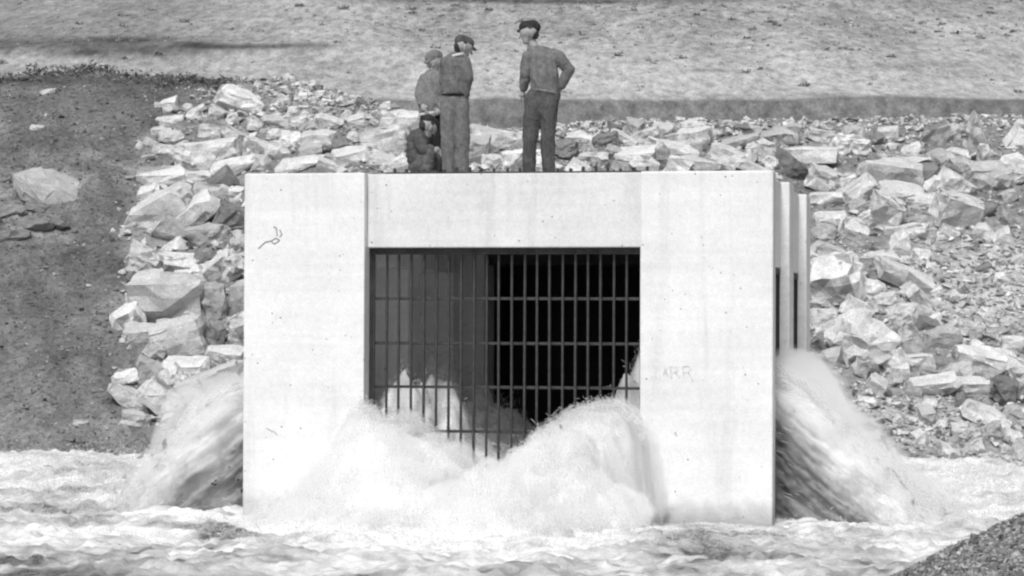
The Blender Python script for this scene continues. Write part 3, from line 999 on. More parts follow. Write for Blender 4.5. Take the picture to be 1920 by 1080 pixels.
# stones between them: sized and spread as in the photograph
def size_at(px, py):
    if soil_amount(px, py) > .55:
        return random.uniform(9, 17) if 150 < px < 470 and soil_amount(px - 75, py) < 1.01 and soil_amount(px + 75, py) < .5 and random.random() < .35 else None
    if px < 470:
        s = 38 if py > 300 else 25
    elif px < 790:
        s = 14 if py < 225 else 28
    elif px < 1460:
        s = 32
    else:
        s = 36
        s = s - 20 * math.exp(-((px - 1850) / 160) ** 2 - ((py - 545) / 95) ** 2)
        s = s - 18 * math.exp(-((px - 1660) / 150) ** 2 - ((py - 780) / 50) ** 2)
    return s


def free_at(px, py, rw, rh, k=.66):
    for (a, b_, c, d) in ROCKS:
        if ((px - a) / (c * k + rw)) ** 2 + ((py - b_) / (d * k + rh)) ** 2 < 1:
            return False
    return True


TONES = [("bright", .50), ("pale", .45), ("pale", .43), ("light grey", .38), ("grey", .33), ("dull grey", .28), ("dark grey", .21)]
KINDS = [("blocky", 'block'), ("flat", 'slab'), ("wedge shaped", 'wedge'), ("rounded", 'round'), ("squarish", 'block'), ("pointed", 'tri')]
NICK = [(x, y, l.split(",")[0]) for (x, y, w, h, a, t, k, g, l) in BIG if w >= 40]


def short(l):
    w = l.split()
    for stop in ("lying", "resting", "leaning", "against", "touching", "half", "poking", "bridging", "wedged", "filling", "squeezed", "sticking", "under", "by", "below", "overhanging",
                 "sheltering", "at", "right", "standing", "isolated", "with", "between", "just", "midway", "next", "in", "on", "tipped", "behind", "tucked", "beside", "seen", "above",
                 "tilted", "sitting", "casting", "slanting", "stepping", "sloping", "left", "close", "low", "directly", "high", "halfway", "near"):
        if stop in w[2:]:
            i = w.index(stop, 2)
            if i >= 2:
                w = w[:i]
    return " ".join(w[:5])


USED = set()
rr = random.Random(5)
count = 0
tries = 0
zones = [(200, 150, 460, 800, .17), (470, 160, 790, 318, .24), (880, 238, 1470, 318, .2), (1470, 234, 1925, 860, .4)]
while count < 186 and tries < 14000:
    tries += 1
    u = rr.random()
    for z in zones:
        if u < z[4]:
            break
        u -= z[4]
    px_, py_ = rr.uniform(z[0], z[2]), rr.uniform(z[1], z[3])
    crest = np.interp(px_, CREST[:, 0], CREST[:, 1])
    if py_ < crest + 2:
        continue
    if 455 < px_ < 1455 and py_ > 322 or 1440 < px_ < 1522 and py_ > 350:
        continue
    if px_ < 460 and py_ > 700 + (460 - px_) * .55:
        continue
    if px_ > 1500 and py_ > min(690 + (px_ - 1520) * .75, 850):
        continue
    s = size_at(px_, py_)
    if s is None:
        continue
    big = tries < 9000
    w_ = s * rr.uniform(.9, 1.7) if big else s * rr.uniform(.6, 1.1)
    h_ = w_ * rr.uniform(.55, .9)
    if not free_at(px_, py_, w_ * .30, h_ * .30):
        continue
    tn, tv = rr.choice(TONES)
    kn, kv = rr.choice(KINDS)
    sz = "small" if w_ < 24 else "medium" if w_ < 36 else "sizeable"
    nk = sorted(NICK, key=lambda q: (q[0] - px_) ** 2 + ((q[1] - py_) * 1.5) ** 2)
    lab = None
    for q in nk[:5]:
        dx, dy = px_ - q[0], py_ - q[1]
        d = ("just above" if dy < 0 else "just below") if abs(dy) * 1.3 > abs(dx) else ("just left of" if dx < 0 else "just right of")
        c = f"{sz} {tn} {kn} stone {d} the {short(q[2])}"
        if c not in USED:
            lab = c
            break
    if lab is None:
        continue
    USED.add(lab)
    g_ = GL if z is zones[0] and py_ > 318 else GT if px_ < 800 else GC if px_ < 1470 else GR
    place_rock(px_, py_, w_, h_, rr.uniform(-38, 38), tv * rr.uniform(.95, 1.05), kv, lab, g_, lift=.22, detail=1)
    count += 1
print("rocks", place_n, count, tries)


# loose rubble too small to pick apart
def scatter(name, label, pts, sizes, tones, mat, seed, flat=.6):
    r = np.random.default_rng(seed)
    base = []
    for k in range(10):
        bm = bmesh.new()
        for _ in range(11):
            v = r.normal(size=3)
            v /= np.linalg.norm(v)
            bm.verts.new(v * r.uniform(.75, 1.05) * np.array([1, .8, flat]))
        bmesh.ops.convex_hull(bm, input=bm.verts[:])
        bmesh.ops.delete(bm, geom=[v for v in bm.verts if not v.link_faces], context='VERTS')
        bmesh.ops.triangulate(bm, faces=bm.faces[:])
        bm.verts.index_update()
        base.append((np.array([v.co[:] for v in bm.verts]), np.array([[v.index for v in f.verts] for f in bm.faces])))
        bm.free()
    Vs, Fs, Ts, n = [], [], [], 0
    for p, s, t in zip(pts, sizes, tones):
        v, f = base[r.integers(10)]
        a, b_ = r.uniform(0, 6.28), r.uniform(-.6, .6)
        ca, sa, cb, sb = math.cos(a), math.sin(a), math.cos(b_), math.sin(b_)
        Rm = np.array([[ca, -sa, 0], [sa, ca, 0], [0, 0, 1]]) @ np.array([[1, 0, 0], [0, cb, -sb], [0, sb, cb]])
        Vs.append(v @ Rm.T * (s * r.uniform(.7, 1.3, 3)) + p)
        Fs.append(f + n)
        Ts.append(np.full(len(v), t))
        n += len(v)
    me = mesh_from(name, np.concatenate(Vs), np.concatenate(Fs), {"tone": np.concatenate(Ts)})
    return tag(link(name, me, mat), label, kind="stuff")


def spread_bank():
    r = np.random.default_rng(3)
    n = 80000
    X = r.uniform(-12.5, 12.5, n)
    Y = r.uniform(38.0, 58, n)
    Z = bank_z(X, Y)
    P = np.stack([X, Y, Z], 1)
    px, py = to_px(P)
    w = fbm(X, Y, seed=91, octaves=3)
    soil = soil_amount(px + 70 * w + r.normal(size=n) * 12, py + 40 * w)
    ok = (px > -250) & (px < 2150) & (Y < 57)
    finez = np.exp(-((px - 600) / 150) ** 2 - ((py - 185) / 42) ** 2) + np.exp(-((px - 1850) / 170) ** 2 - ((py - 545) / 95) ** 2) + np.exp(-((px - 1680) / 190) ** 2 - ((py - 790) / 60) ** 2)
    keep_r = ok & (soil < .5) & (r.random(n) < .26 + .7 * np.clip(finez, 0, 1))
    fine = np.exp(-((px - 560) / 120) ** 2 - ((py - 185) / 45) ** 2) + np.exp(-((px - 1850) / 170) ** 2 - ((py - 545) / 95) ** 2) + np.exp(-((px - 1680) / 170) ** 2 - ((py - 790) / 60) ** 2)
    s = np.where(r.random(n) < .16, r.uniform(.09, .16, n), r.uniform(.025, .08, n)) * (1 - .15 * np.clip(fine, 0, 1))
    t = r.choice([.62, .56, .52, .45, .36, .26], n) * r.uniform(.85, 1.1, n)
    P[:, 2] += s * .25
    scatter("rubble", "small broken stone between the rocks of the bank", P[keep_r], s[keep_r], t[keep_r], M_STONE, 1)
    keep_s = ok & (soil >= .5) & (r.random(n) < .8)
    s2 = r.uniform(.010, .034, n) * np.where(r.random(n) < .05, 2.2, 1)
    t2 = r.choice([.09, .14, .17, .21, .28, .42], n, p=[.14, .22, .24, .18, .13, .09])
    P[:, 2] += s2 * .2 - s * .25
    scatter("gravel", "small clods and stones on the dark dirt bank", P[keep_s], s2[keep_s], t2[keep_s], M_STONE, 2)


def spread_near():
    r = np.random.default_rng(4)
    n = 26000
    X, Y = r.uniform(2.2, 6.2, n), r.uniform(19.0, 23.6, n)
    Z = near_z(X, Y)
    k = Z > 0
    s = r.uniform(.008, .028, n) * np.where(r.random(n) < .05, 2.0, 1)
    t = r.choice([.12, .18, .24, .3, .38, .5], n, p=[.14, .2, .24, .2, .14, .08])
    scatter("gravel", "loose gravel covering the near bank", np.stack([X, Y, Z + s * .2], 1)[k], s[k], t[k], M_STONE, 6)


def spread_hill():
    """dry scrub: little tufts of upright blades"""
    r = np.random.default_rng(8)
    n = 16000
    X, Y = r.uniform(-32, 34, n), r.uniform(90, 132, n)
    Z = hill_z(X, Y)
    P = np.stack([X, Y, Z], 1)
    px, py = to_px(P)
    dens = .10 + .6 * sstep(105, 50, py) * sstep(420, 800, px) + .3 * (fbm(X * .3, Y * .3, seed=97) > .12)
    k = r.random(n) < dens * .55
    Vs, Fs, Ts, m = [], [], [], 0
    for p in P[k]:
        big = r.random() < .05
        R_ = r.uniform(.10, .22) if big else r.uniform(.03, .12)
        t = r.uniform(.22, .30) if big else r.choice([.25, .28, .33, .46])
        for _ in range(22 if big else 8):
            d = r.normal(size=3)
            d[2] = abs(d[2]) * .8 + .05
            d /= np.linalg.norm(d)
            c = p + d * R_ * r.uniform(.35, 1) * np.array([1.3, 1, .7])
            a = r.normal(size=3) * R_ * .22
            b_ = r.normal(size=3) * R_ * .22
            Vs += [c - a, c + b_, c + a, c - b_]
            Fs.append([m, m + 1, m + 2, m + 3])
            Ts += [t * r.uniform(.8, 1.2)] * 4
            m += 4
    # ragged turf along the lip of the dirt bank
    for _ in range(260):
        px_ = r.uniform(-60, 430)
        crest_y = np.interp(px_, CREST[:, 0], CREST[:, 1])
        g = ground_hit(px_, crest_y + 3 + abs(r.normal()) * 8)
        if g is None:
            continue
        t = r.uniform(.10, .18)
        for _ in range(7):
            d = r.normal(size=3) * np.array([.10, .10, .04]) + np.array([0, 0, .03])
            c = g + d
            a, b_ = r.normal(size=3) * .03, np.array([r.normal() * .02, r.normal() * .02, r.uniform(.015, .045)])
            Vs += [c - a, c + a, c + a * .3 + b_, c - a * .3 + b_]
            Fs.append([m, m + 1, m + 2, m + 3])
            Ts += [t * r.uniform(.8, 1.2)] * 4
            m += 4
    me = mesh_from("scrub", np.array(Vs), np.array(Fs), {"tone": np.array(Ts)})
    tag(link("scrub", me, M_STONE), "dry scrub dotted over the hillside", kind="stuff")


spread_bank()
spread_near()
spread_hill()

# ------------------------------------------------------------------ white water
def grid_normals(P):
    du = np.gradient(P, axis=1)
    dv = np.gradient(P, axis=0)
    n = np.cross(du, dv)
    return n / np.maximum(np.linalg.norm(n, axis=2, keepdims=True), 1e-9)


def sheet_mesh(name, sheets):
    """several grids (P, foam) joined into one mesh"""
    Vs, Fs, A, n = [], [], [], 0
    for P, f in sheets:
        ny, nx = P.shape[:2]
        Vs.append(P.reshape(-1, 3))
        Fs.append(grid_faces(nx, ny) + n)
        A.append(f.ravel())
        n += nx * ny
    return np.concatenate(Vs), np.concatenate(Fs), np.concatenate(A)


class Fuzz:
    """thin droplets thrown along the flow, and loose layers over the solid foam"""
    def __init__(self):
        self.V, self.F, self.n = [], [], 0
        self.r = np.random.default_rng(77)

    def needles(self, P, D, L, wd):
        r = self.r
        k = len(P)
        D = D / np.maximum(np.linalg.norm(D, axis=1, keepdims=True), 1e-9)
        a = np.cross(D, r.normal(size=(k, 3)))
        a /= np.maximum(np.linalg.norm(a, axis=1, keepdims=True), 1e-9)
        b = np.cross(D, a)
        L, wd = L[:, None], wd[:, None]
        v = np.stack([P - D * L / 2, P + a * wd, P + (-.5 * a + .87 * b) * wd, P + (-.5 * a - .87 * b) * wd, P + D * L / 2], 1)
        f = np.array([[0, 1, 2], [0, 2, 3], [0, 3, 1], [4, 2, 1], [4, 3, 2], [4, 1, 3]])
        self.F.append((f[None] + (5 * np.arange(k))[:, None, None]).reshape(-1, 3) + self.n)
        self.V.append(v.reshape(-1, 3))
        self.n += 5 * k

    def mist(self, P, steps, dens, label, fade, flow, seed):
        """closed veils of fine spray hugging the water, thinner the further out"""
        nrm = grid_normals(P)
        sgn = -1.0 if (nrm[..., 2].mean() < 0 if abs(nrm[..., 2].mean()) > .25 else (nrm @ ED).mean() > 0) else 1.0
        nrm = nrm * sgn
        ny, nx = P.shape[:2]
        for i, (d, dn) in enumerate(zip(steps, dens)):
            w = fbm(flow[0], flow[1], i * 3.7, seed=seed + i, octaves=5, gain=.62)
            th = d * fade * np.clip(.75 + 1.5 * w, .05, 2.2)
            top = P + nrm * th[..., None] + np.array([0, 0, .3]) * (th * .5)[..., None]
            bot = P - nrm * .10
            V = np.concatenate([top.reshape(-1, 3), bot.reshape(-1, 3)])
            f1 = grid_faces(nx, ny)
            n = nx * ny
            idx = np.arange(n).reshape(ny, nx)
            bd = np.concatenate([idx[0, :], idx[1:, -1], idx[-1, -2::-1], idx[-2:0:-1, 0]])
            b2 = np.roll(bd, -1)
            side = np.stack([bd, bd + n, b2 + n, b2], 1)
            F = np.concatenate([f1, f1[:, ::-1] + n, side])
            if sgn < 0:
                F = F[:, ::-1]
            me = mesh_from("mist", V, np.ascontiguousarray(F))
            m = bpy.data.materials.new("mist_%d" % i)
            m.use_nodes = True
            nt = m.node_tree
            nt.nodes.remove(nt.nodes["Principled BSDF"])
            v = N(nt, "ShaderNodeVolumePrincipled")
            v.inputs["Color"].default_value = (.988, .988, .988, 1)
            v.inputs["Density"].default_value = dn
            v.inputs["Anisotropy"].default_value = 0.0
            nt.links.new(v.outputs[0], nt.nodes["Material Output"].inputs["Volume"])
            tag(link("mist", me, m), label, kind="stuff")

    def build(self, label):
        me = mesh_from("spray", np.concatenate(self.V), np.concatenate(self.F))
        tag(link("spray", me, M_SPRAY), label + ", flying droplets", kind="stuff")


FZ = Fuzz()
CRT = [(548, 992), (580, 950), (612, 888), (644, 826), (668, 780), (688, 757), (704, 772), (722, 794), (742, 788), (762, 781), (785, 790), (800, 800), (840, 836), (870, 862),
       (900, 880), (935, 892), (960, 872), (985, 848), (1010, 815), (1050, 790), (1090, 770), (1130, 759), (1170, 757), (1182, 778), (1204, 790), (1213, 830), (1224, 905), (1244, 960), (1262, 995)]
CR = np.array([face_z(a, b_) for a, b_ in CRT])


def crest(x):
    return np.interp(x, CR[:, 0], CR[:, 1])


def front_foam():
    x = np.arange(-2.75, 2.15, .022)
    w = np.arange(-.42, 3.5, .022)
    Xg, Wg = np.meshgrid(x, w)
    Z = np.zeros_like(Xg)
    xs = np.arange(-5, 5, .02)
    cs = np.maximum(crest(xs) - .10, 0)
    for j, wv in enumerate(w):
        s = .03 + .22 * max(wv, 0)
        kk = np.exp(-(np.arange(-100, 101) * .02 / s) ** 2 / 2)
        c = np.convolve(cs, kk / kk.sum(), 'same')
        xx = np.interp(x + .16 * fbm(x * 2.6, wv * 3.0, seed=138, octaves=4, gain=.6), xs, c)
        Z[j] = xx * (1 - np.clip(max(wv, 0) / 3.1, 0, 1) ** 1.35) * (1.0 if wv >= 0 else 1 + .5 * wv)
    # a separate spout falling beside the right pillar
    Z = np.maximum(Z, .62 * np.exp(-((Xg - 1.42) / .2) ** 2) * (1 - np.clip((Wg - .1) / 1.15, 0, 1) ** 2.2) * (Wg > 0))
    rag = .16 * fbm(Xg * 3, Wg * 3, Z * 2.5, seed=133, octaves=4, gain=.6)
    Z = Z * (1 - sstep(OR - .62, OR + .36, Xg + 1.5 * rag - .06 * np.maximum(Wg, 0)) * sstep(.05, .5, Wg)) * (1 - sstep(OR + .04, OR + .5, Xg + 2 * rag))
    ang = np.arctan2(Xg + .1, Wg + 1.6)
    rad = np.hypot(Xg + .1, Wg + 1.6)
    st = fbm(ang * 9, rad * 1.1, seed=131, octaves=4, gain=.6)
    lump = fbm(Xg * 1.9, Wg * 1.9, Z * 1.2, seed=135, octaves=4, gain=.55)
    fine = fbm(ang * 30, rad * 4.5, seed=137, octaves=3, gain=.6)
    edge = sstep(-.05, .35, Z)
    lump2 = fbm(ang * 5, rad * 1.4, seed=139, octaves=3)
    Z = Z + edge * (.06 * lump + .17 * lump2 + .17 * st + .05 * fine) * (.5 + .5 * sstep(-.1, .5, Wg))
    Z = Z - (1 - sstep(0, .12, Z)) * .12 - sstep(2.9, 3.4, Wg) * .3
    P = loc2w(Xg, -Wg, Z)
    foam = .76 + .95 * st + .6 * fine + .8 * lump2
    V, Fc, A = sheet_mesh("foam", [(P, np.clip(foam, 0, 1))])
    me = mesh_from("foam", V, Fc, {"foam": A}, True)
    tag(link("foam", me, M_FOAM), "heap of white foam bursting through the front bars", kind="stuff")
    sub = P
    H = Z
    fade = sstep(.0, .14, H)

    FZ.mist(sub[::2, ::2], (.03, .08, .17), (6, 4, 3), "fine spray over the foam before the bars", fade[::2, ::2], ((ang * 12)[::2, ::2], (rad * 1.3)[::2, ::2]), 141)
    r = FZ.r
    k = 22000
    i, j = r.integers(0, P.shape[0] - 1, k), r.integers(0, P.shape[1] - 1, k)
    ok = Z[i, j] > .1
    i, j = i[ok], j[ok]
    base = P[i, j]
    up = np.abs(r.normal(size=len(i))) * .07
    base = base + np.stack([r.normal(size=len(i)) * .03, r.normal(size=len(i)) * .03, up], 1)
    D = np.stack([np.sin(ang[i, j]), -np.cos(ang[i, j]), -.9 + .9 * r.normal(size=len(i))], 1)
    D = D[:, :1] * EX + D[:, 1:2] * ED + D[:, 2:] * np.array([0, 0, 1])
    FZ.needles(base, D + r.normal(size=D.shape) * .25, r.uniform(.02, .13, len(i)), r.uniform(.002, .007, len(i)))
    # drops flung up along the torn crest
    k = 7000
    xc = r.uniform(CR[3, 0], CR[-4, 0], k)
    z = crest(xc) + np.abs(r.normal(size=k)) * .06 - .03
    wv = r.uniform(-.1, .5, k)
    sl = np.interp(xc + .05, CR[:, 0], CR[:, 1]) - np.interp(xc - .05, CR[:, 0], CR[:, 1])
    D = np.stack([np.sign(xc + .1) * .5 + r.normal(size=k) * .4, -r.uniform(.2, 1, k), np.sign(xc + .1) * sl * 4 + r.normal(size=k) * .4], 1)
    D = D[:, :1] * EX + D[:, 1:2] * ED + D[:, 2:] * np.array([0, 0, 1])
    FZ.needles(loc2w(xc, -wv, z), D, r.uniform(.02, .10, k), r.uniform(.002, .006, k))


front_foam()
JET = {-1: np.array([(-.6, 1.56), (0, 1.48), (.36, 1.34), (.69, 1.07), (.85, .88), (1.08, .52), (1.35, .2), (1.55, -.06), (2.0, -.3), (3.2, -.5)]),
       1: np.array([(-.6, 1.8), (0, 1.68), (.28, 1.52), (.52, 1.24), (.75, .92), (1.05, .58), (1.4, .27), (1.85, -.02), (2.3, -.25), (3.4, -.5)])}


def side_jet(s):
    tab = JET[s]
    xo = XL if s < 0 else XR
    o = np.arange(-.42, 3.0, .025)
    y = np.arange(.50, 5.25, .03)

    def top(ov, yv):
        z = np.interp(ov * (1 + .13 * np.maximum(yv - .6, 0) * (ov > 0)), tab[:, 0], tab[:, 1])
        dip = .22 * np.exp(-((yv - 2.63) / .34) ** 2) * sstep(1.0, .1, ov)
        return z - dip - .5 * sstep(4.0, 5.2, yv)
    Og, Yg = np.meshgrid(o, y)
    Z = top(Og, Yg)
    st = fbm(Og * .8, Yg * 6, seed=151 + s, octaves=4, gain=.65)
    lump = fbm(Og * 1.8, Yg * 1.8, Z * 1.5, seed=155 + s, octaves=4, gain=.6)
    amp = sstep(-.2, .9, Og)
    Zd = Z + st * (.04 + .10 * amp) + lump * (.04 + .16 * amp)
    yf = lambda ov: -.22 * np.clip(ov, 0, 2.2)                      # the sheet fans out towards the viewer as it falls
    Yw = Yg + yf(Og) * sstep(2.0, .50, Yg) + .12 * lump
    P1 = loc2w(xo + s * Og, Yw, Zd)
    f1 = np.clip(.78 + .3 * st + .3 * lump, 0, 1)
    # the end of the sheet, seen from the side: clearer water under the froth, darkened further by painted shade
    q = np.linspace(0, 1, 70)
    Oq, Q = np.meshgrid(o, q)
    zt0 = Zd[0][None, :]
    zb = -.25
    Zq = zt0 + (zb - zt0) * Q
    t = zt0 - Zq
    sl = -np.gradient(np.interp(o, tab[:, 0], tab[:, 1]), o)[None, :]
    alongq = Oq + .55 * Zq * -1
    crossq = (Zq + .75 * Oq)
    s2 = fbm(alongq * .9, crossq * 7.5, seed=161 + s, octaves=5, gain=.7)
    l2 = fbm(Oq * 2.4, Zq * 2.4, seed=165 + s, octaves=4, gain=.6)
    bul = (.09 * s2 + .14 * l2 - .26 * np.sin(Q ** .7 * math.pi) * sstep(-.1, .7, Oq) + .14 * np.exp(-(Oq / .35) ** 2) * sstep(.2, .7, Q)) * sstep(0, .12, Q)
    Yq = Yw[0][None, :] + bul
    P2 = loc2w(xo + s * Oq, Yq, Zq)
    fo = .95 - .88 * sstep(.12, .95, t) + .75 * sstep(.8, 1.5, Oq + .25 * Zq) + .22 * s2 + .42 * l2 * sstep(.1, .5, t)
    fo = fo - .35 * np.exp(-(Oq / .22) ** 2) * sstep(.3, .9, t)  # shade of the hollow by the wall, painted through lower foam values
    P2 = P2
    V, Fc, A = sheet_mesh("foam", [(P1, f1), (P2, np.clip(fo, 0.04, 1))])
    me = mesh_from("foam", V, Fc, {"foam": A}, True)
    side = "dirt bank" if s < 0 else "stony bank"
    tag(link("foam", me, M_FOAM), f"sheet of water shooting out of the side bays towards the {side}", kind="stuff")

    FZ.mist(P1[::2, ::2], (.08, .18, .32), (8, 5, 3), f"fine spray over the water thrown towards the {side}", (sstep(-.3, .1, Og) * sstep(-.4, -.05, Z))[::2, ::2], ((Og * 1.2)[::2, ::2], (Yg * 7)[::2, ::2]), 171)
    FZ.mist(P2, (.07, .16), (6, 4), f"fine spray at the near end of the water thrown towards the {side}", np.clip(fo * 1.2 - .2, 0, 1) * sstep(-.25, .1, Zq), (alongq * 1.1, crossq * 9), 181)
    r = FZ.r
    k = 15000
    ov = r.uniform(-.1, 2.2, k)
    yv = .50 + r.random(k) ** 1.7 * 4.6
    z = top(ov, yv) + np.abs(r.normal(size=k)) * (.03 + .09 * np.clip(ov, 0, 2)) + r.normal(size=k) * .04
    g = np.interp(ov + .05, tab[:, 0], tab[:, 1]) - np.interp(ov - .05, tab[:, 0], tab[:, 1])
    yw = yv + yf(ov) * sstep(2.0, .50, yv) + r.normal(size=k) * .06
    D = s * np.ones((k, 1)) * EX + (g / .1)[:, None] * np.array([0, 0, 1]) + r.normal(size=(k, 3)) * .22
    kk = z > 0
    FZ.needles(loc2w(xo + s * ov, yw, z)[kk], D[kk], r.uniform(.03, .18, k)[kk], r.uniform(.002, .007, k)[kk])
    # along the end of the sheet
    k = 4500
    ov = r.uniform(-.02, 2.0, k)
    zt = top(ov, .52)
    z = zt * (1 - r.random(k) ** 1.6)
    D = s * EX[None] * 1.0 + np.array([0, 0, -1.0])[None] * (.35 + .5 * ov)[:, None] + r.normal(size=(k, 3)) * .15
    yy = .50 + yf(ov) - np.abs(r.normal(size=k)) * .09
    kk = (r.random(k) < .08 + .8 * sstep(.5, 1.4, ov) + .5 * ((zt - z) < .25)) & (z > 0)
    FZ.needles(loc2w(xo + s * ov, yy, z)[kk], D[kk], r.uniform(.04, .2, k)[kk], r.uniform(.0015, .005, k)[kk])


side_jet(-1)
side_jet(1)


def inside_water():
    x = np.arange(OL + .01, OR - .0, .04)
    y = np.arange(.36, 5.6, .05)
    Xg, Yg = np.meshgrid(x, y)
    big = fbm(Xg * 2.0, Yg * 1.3, seed=191, octaves=3)
    rag = fbm(Xg * 6.5, Yg * 2.2, seed=195, octaves=4, gain=.65)
    Z = .60 + .62 * sstep(-.15, -1.3, Xg) + .45 * sstep(-.9, -1.6, Xg) * sstep(.6, 2.0, Yg) + .50 * sstep(.55, 1.4, Xg)
    Z = Z + .85 * np.exp(-((Xg - 1.46) / .30) ** 2) * sstep(.5, .9, Yg) * sstep(3.4, 1.6, Yg)
    Z = Z + .55 * big * (.35 + np.abs(Xg) / 1.6) + .26 * rag * (.3 + np.abs(Xg) / 1.6)
    Z = Z - .30 * sstep(.9, .4, Yg)
    f = .85 + .25 * (np.abs(Xg) / 1.6) - .25 * sstep(.9, 1.3, Xg) + .7 * fbm(Xg * 5, Yg * 1.5, seed=193, octaves=4)
    r = FZ.r
    k = 5000
    i, j = r.integers(0, Z.shape[0], k), r.integers(0, Z.shape[1], k)
    Pn = loc2w(Xg[i, j], Yg[i, j], Z[i, j] + np.abs(r.normal(size=k)) * .10)
    FZ.needles(Pn, r.normal(size=(k, 3)) + np.array([0, -.3, -.3]), r.uniform(.03, .14, k), r.uniform(.002, .008, k))
    me = mesh_from("foam", loc2w(Xg, Yg, Z).reshape(-1, 3), grid_faces(len(x), len(y)), {"foam": np.clip(f, 0, 1).ravel()}, True)
    tag(link("foam", me, M_FOAM), "water surging up inside the outlet behind the bars", kind="stuff")


inside_water()


def splash_line():
    """froth thrown up where the sheets strike the pool and along the choppy surface"""
    r = FZ.r
    for cx_, cy_, sx_, sy_, k, zs in ((-5.2, 2.0, .7, 1.6, 6000, .16), (5.6, 2.2, .9, 1.8, 8000, .18), (0, -2.7, 1.9, .6, 6000, .07), (-6.8, 3.2, 1.6, 2.0, 4000, .08), (8.0, 3.6, 1.8, 2.2, 4000, .1)):
        x, y = r.normal(cx_, sx_, k), r.normal(cy_, sy_, k)
        P = loc2w(x, y, 0)
        P[:, 2] = water_height(P[:, 0], P[:, 1]) + np.abs(r.normal(size=k)) * zs
        inside = (np.abs(x) < W / 2 + .02) & (y > -.02)
        D = r.normal(size=(k, 3)) + np.array([np.sign(cx_) * .6, -.2, .1])
        FZ.needles(P[~inside], D[~inside], r.uniform(.02, .09, k)[~inside], r.uniform(.002, .008, k)[~inside])


splash_line()
FZ.build("spray round the outlet")

# ------------------------------------------------------------------ people on the roof
def capsule(p0, r0, p1, r1, flat=1.0, seg=14, rings=5):
    """closed tapered capsule as (verts, faces); flat squashes it towards and away from the viewer"""
    p0, p1 = Vector(p0), Vector(p1)
    d = p1 - p0
    L = d.length
    ax = d.normalized() if L > 1e-6 else Vector((0, 0, 1))
    a = ax.orthogonal().normalized()
    b = ax.cross(a)
    prof = []
    for i in range(1, rings + 1):
        t = math.pi / 2 * i / rings
        prof.append((p0 - ax * r0 * math.cos(t), r0 * math.sin(t)))
    for i in range(rings, 0, -1):
        t = math.pi / 2 * i / rings
        prof.append((p1 + ax * r1 * math.cos(t), r1 * math.sin(t)))
    V = [p0 - ax * r0]
    for c, r in prof:
        for k in range(seg):
            u = 2 * math.pi * k / seg
            V.append(c + (a * math.cos(u) + b * math.sin(u)) * r)
    V.append(p1 + ax * r1)
    F = []
    for k in range(seg):
        F.append((0, 1 + (k + 1) % seg, 1 + k))
    n = len(prof)
    for i in range(n - 1):
        for k in range(seg):
            q, w = 1 + i * seg, 1 + (i + 1) * seg
            F.append((q + k, q + (k + 1) % seg, w + (k + 1) % seg, w + k))
    e = len(V) - 1
    for k in range(seg):
        F.append((e, 1 + (n - 1) * seg + k, 1 + (n - 1) * seg + (k + 1) % seg))
    if flat != 1.0:
        cy = (p0.y + p1.y) / 2
        V = [Vector((v.x, cy + (v.y - cy) * flat, v.z)) for v in V]
    return V, F


def skin(name, caps, voxel, wrinkle=0.0, seed=0, smooth=5, wscale=(9, 9, 14)):
    """one continuous surface over a set of capsules"""
    V, F = [], []
    for c in caps:
        v, f = capsule(*c)
        n = len(V)
        V += [tuple(x) for x in v]
        F += [tuple(n + i for i in q) for q in f]
    me = bpy.data.meshes.new(name)
    me.from_pydata(V, [], F)
    bm = bmesh.new()
    bm.from_mesh(me)
    bmesh.ops.recalc_face_normals(bm, faces=bm.faces[:])
    bm.to_mesh(me)
    bm.free()
    o = bpy.data.objects.new(name, me)
    COL.objects.link(o)
    m = o.modifiers.new("r", 'REMESH')
    m.mode = 'VOXEL'
    m.voxel_size = voxel
    s = o.modifiers.new("s", 'SMOOTH')
    s.factor = .5
    s.iterations = smooth
    dg = bpy.context.evaluated_depsgraph_get()
    out = bpy.data.meshes.new_from_object(o.evaluated_get(dg))
    bpy.data.objects.remove(o)
    bpy.data.meshes.remove(me)
    if wrinkle:
        n = len(out.vertices)
        co = np.empty(n * 3, np.float32)
        no = np.empty(n * 3, np.float32)
        out.vertices.foreach_get("co", co)
        out.vertex_normals.foreach_get("vector", no)
        co, no = co.reshape(-1, 3), no.reshape(-1, 3)
        w = fbm(co[:, 0] * wscale[0] + 3 * co[:, 2], co[:, 1] * wscale[1], co[:, 2] * wscale[2], seed=seed, octaves=3)
        w = 1 - 2.2 * np.abs(w)
        co = co + no * (w * wrinkle)[:, None]
        out.vertices.foreach_set("co", co.astype(np.float32).ravel())
    out.name = name
    out.polygons.foreach_set("use_smooth", [True] * len(out.polygons))
    out.update()
    return out


def mat_cloth(name, g, var):
    m, nt, b = new_mat(name)
    b.inputs["Specular IOR Level"].default_value = .08
    n1 = tex_noise(nt, 7.0, 5, 0.65, stretch=(1, 1, .6), distortion=1.2)
    n2 = tex_noise(nt, 34.0, 4, 0.75)
    n3 = tex_noise(nt, 10.0, 3, 0.55, stretch=(.9, .9, 2.2), distortion=2.0)
    v = math_node(nt, 'MULTIPLY', ramp(nt, n1, (0.3, 1 - var), (0.7, 1 + var)), g)
    v = math_node(nt, 'MULTIPLY', v, ramp(nt, n2, (0.3, .72), (0.7, 1.3)), clamp=True)
    set_grey(nt, b, v)
    bump(nt, b, math_node(nt, 'ADD', n1, math_node(nt, 'MULTIPLY', n2, .12)), .8, .03)
    return m


def cloth_mat(name, g, var=.3):
    return mat_cloth(name, g, var)


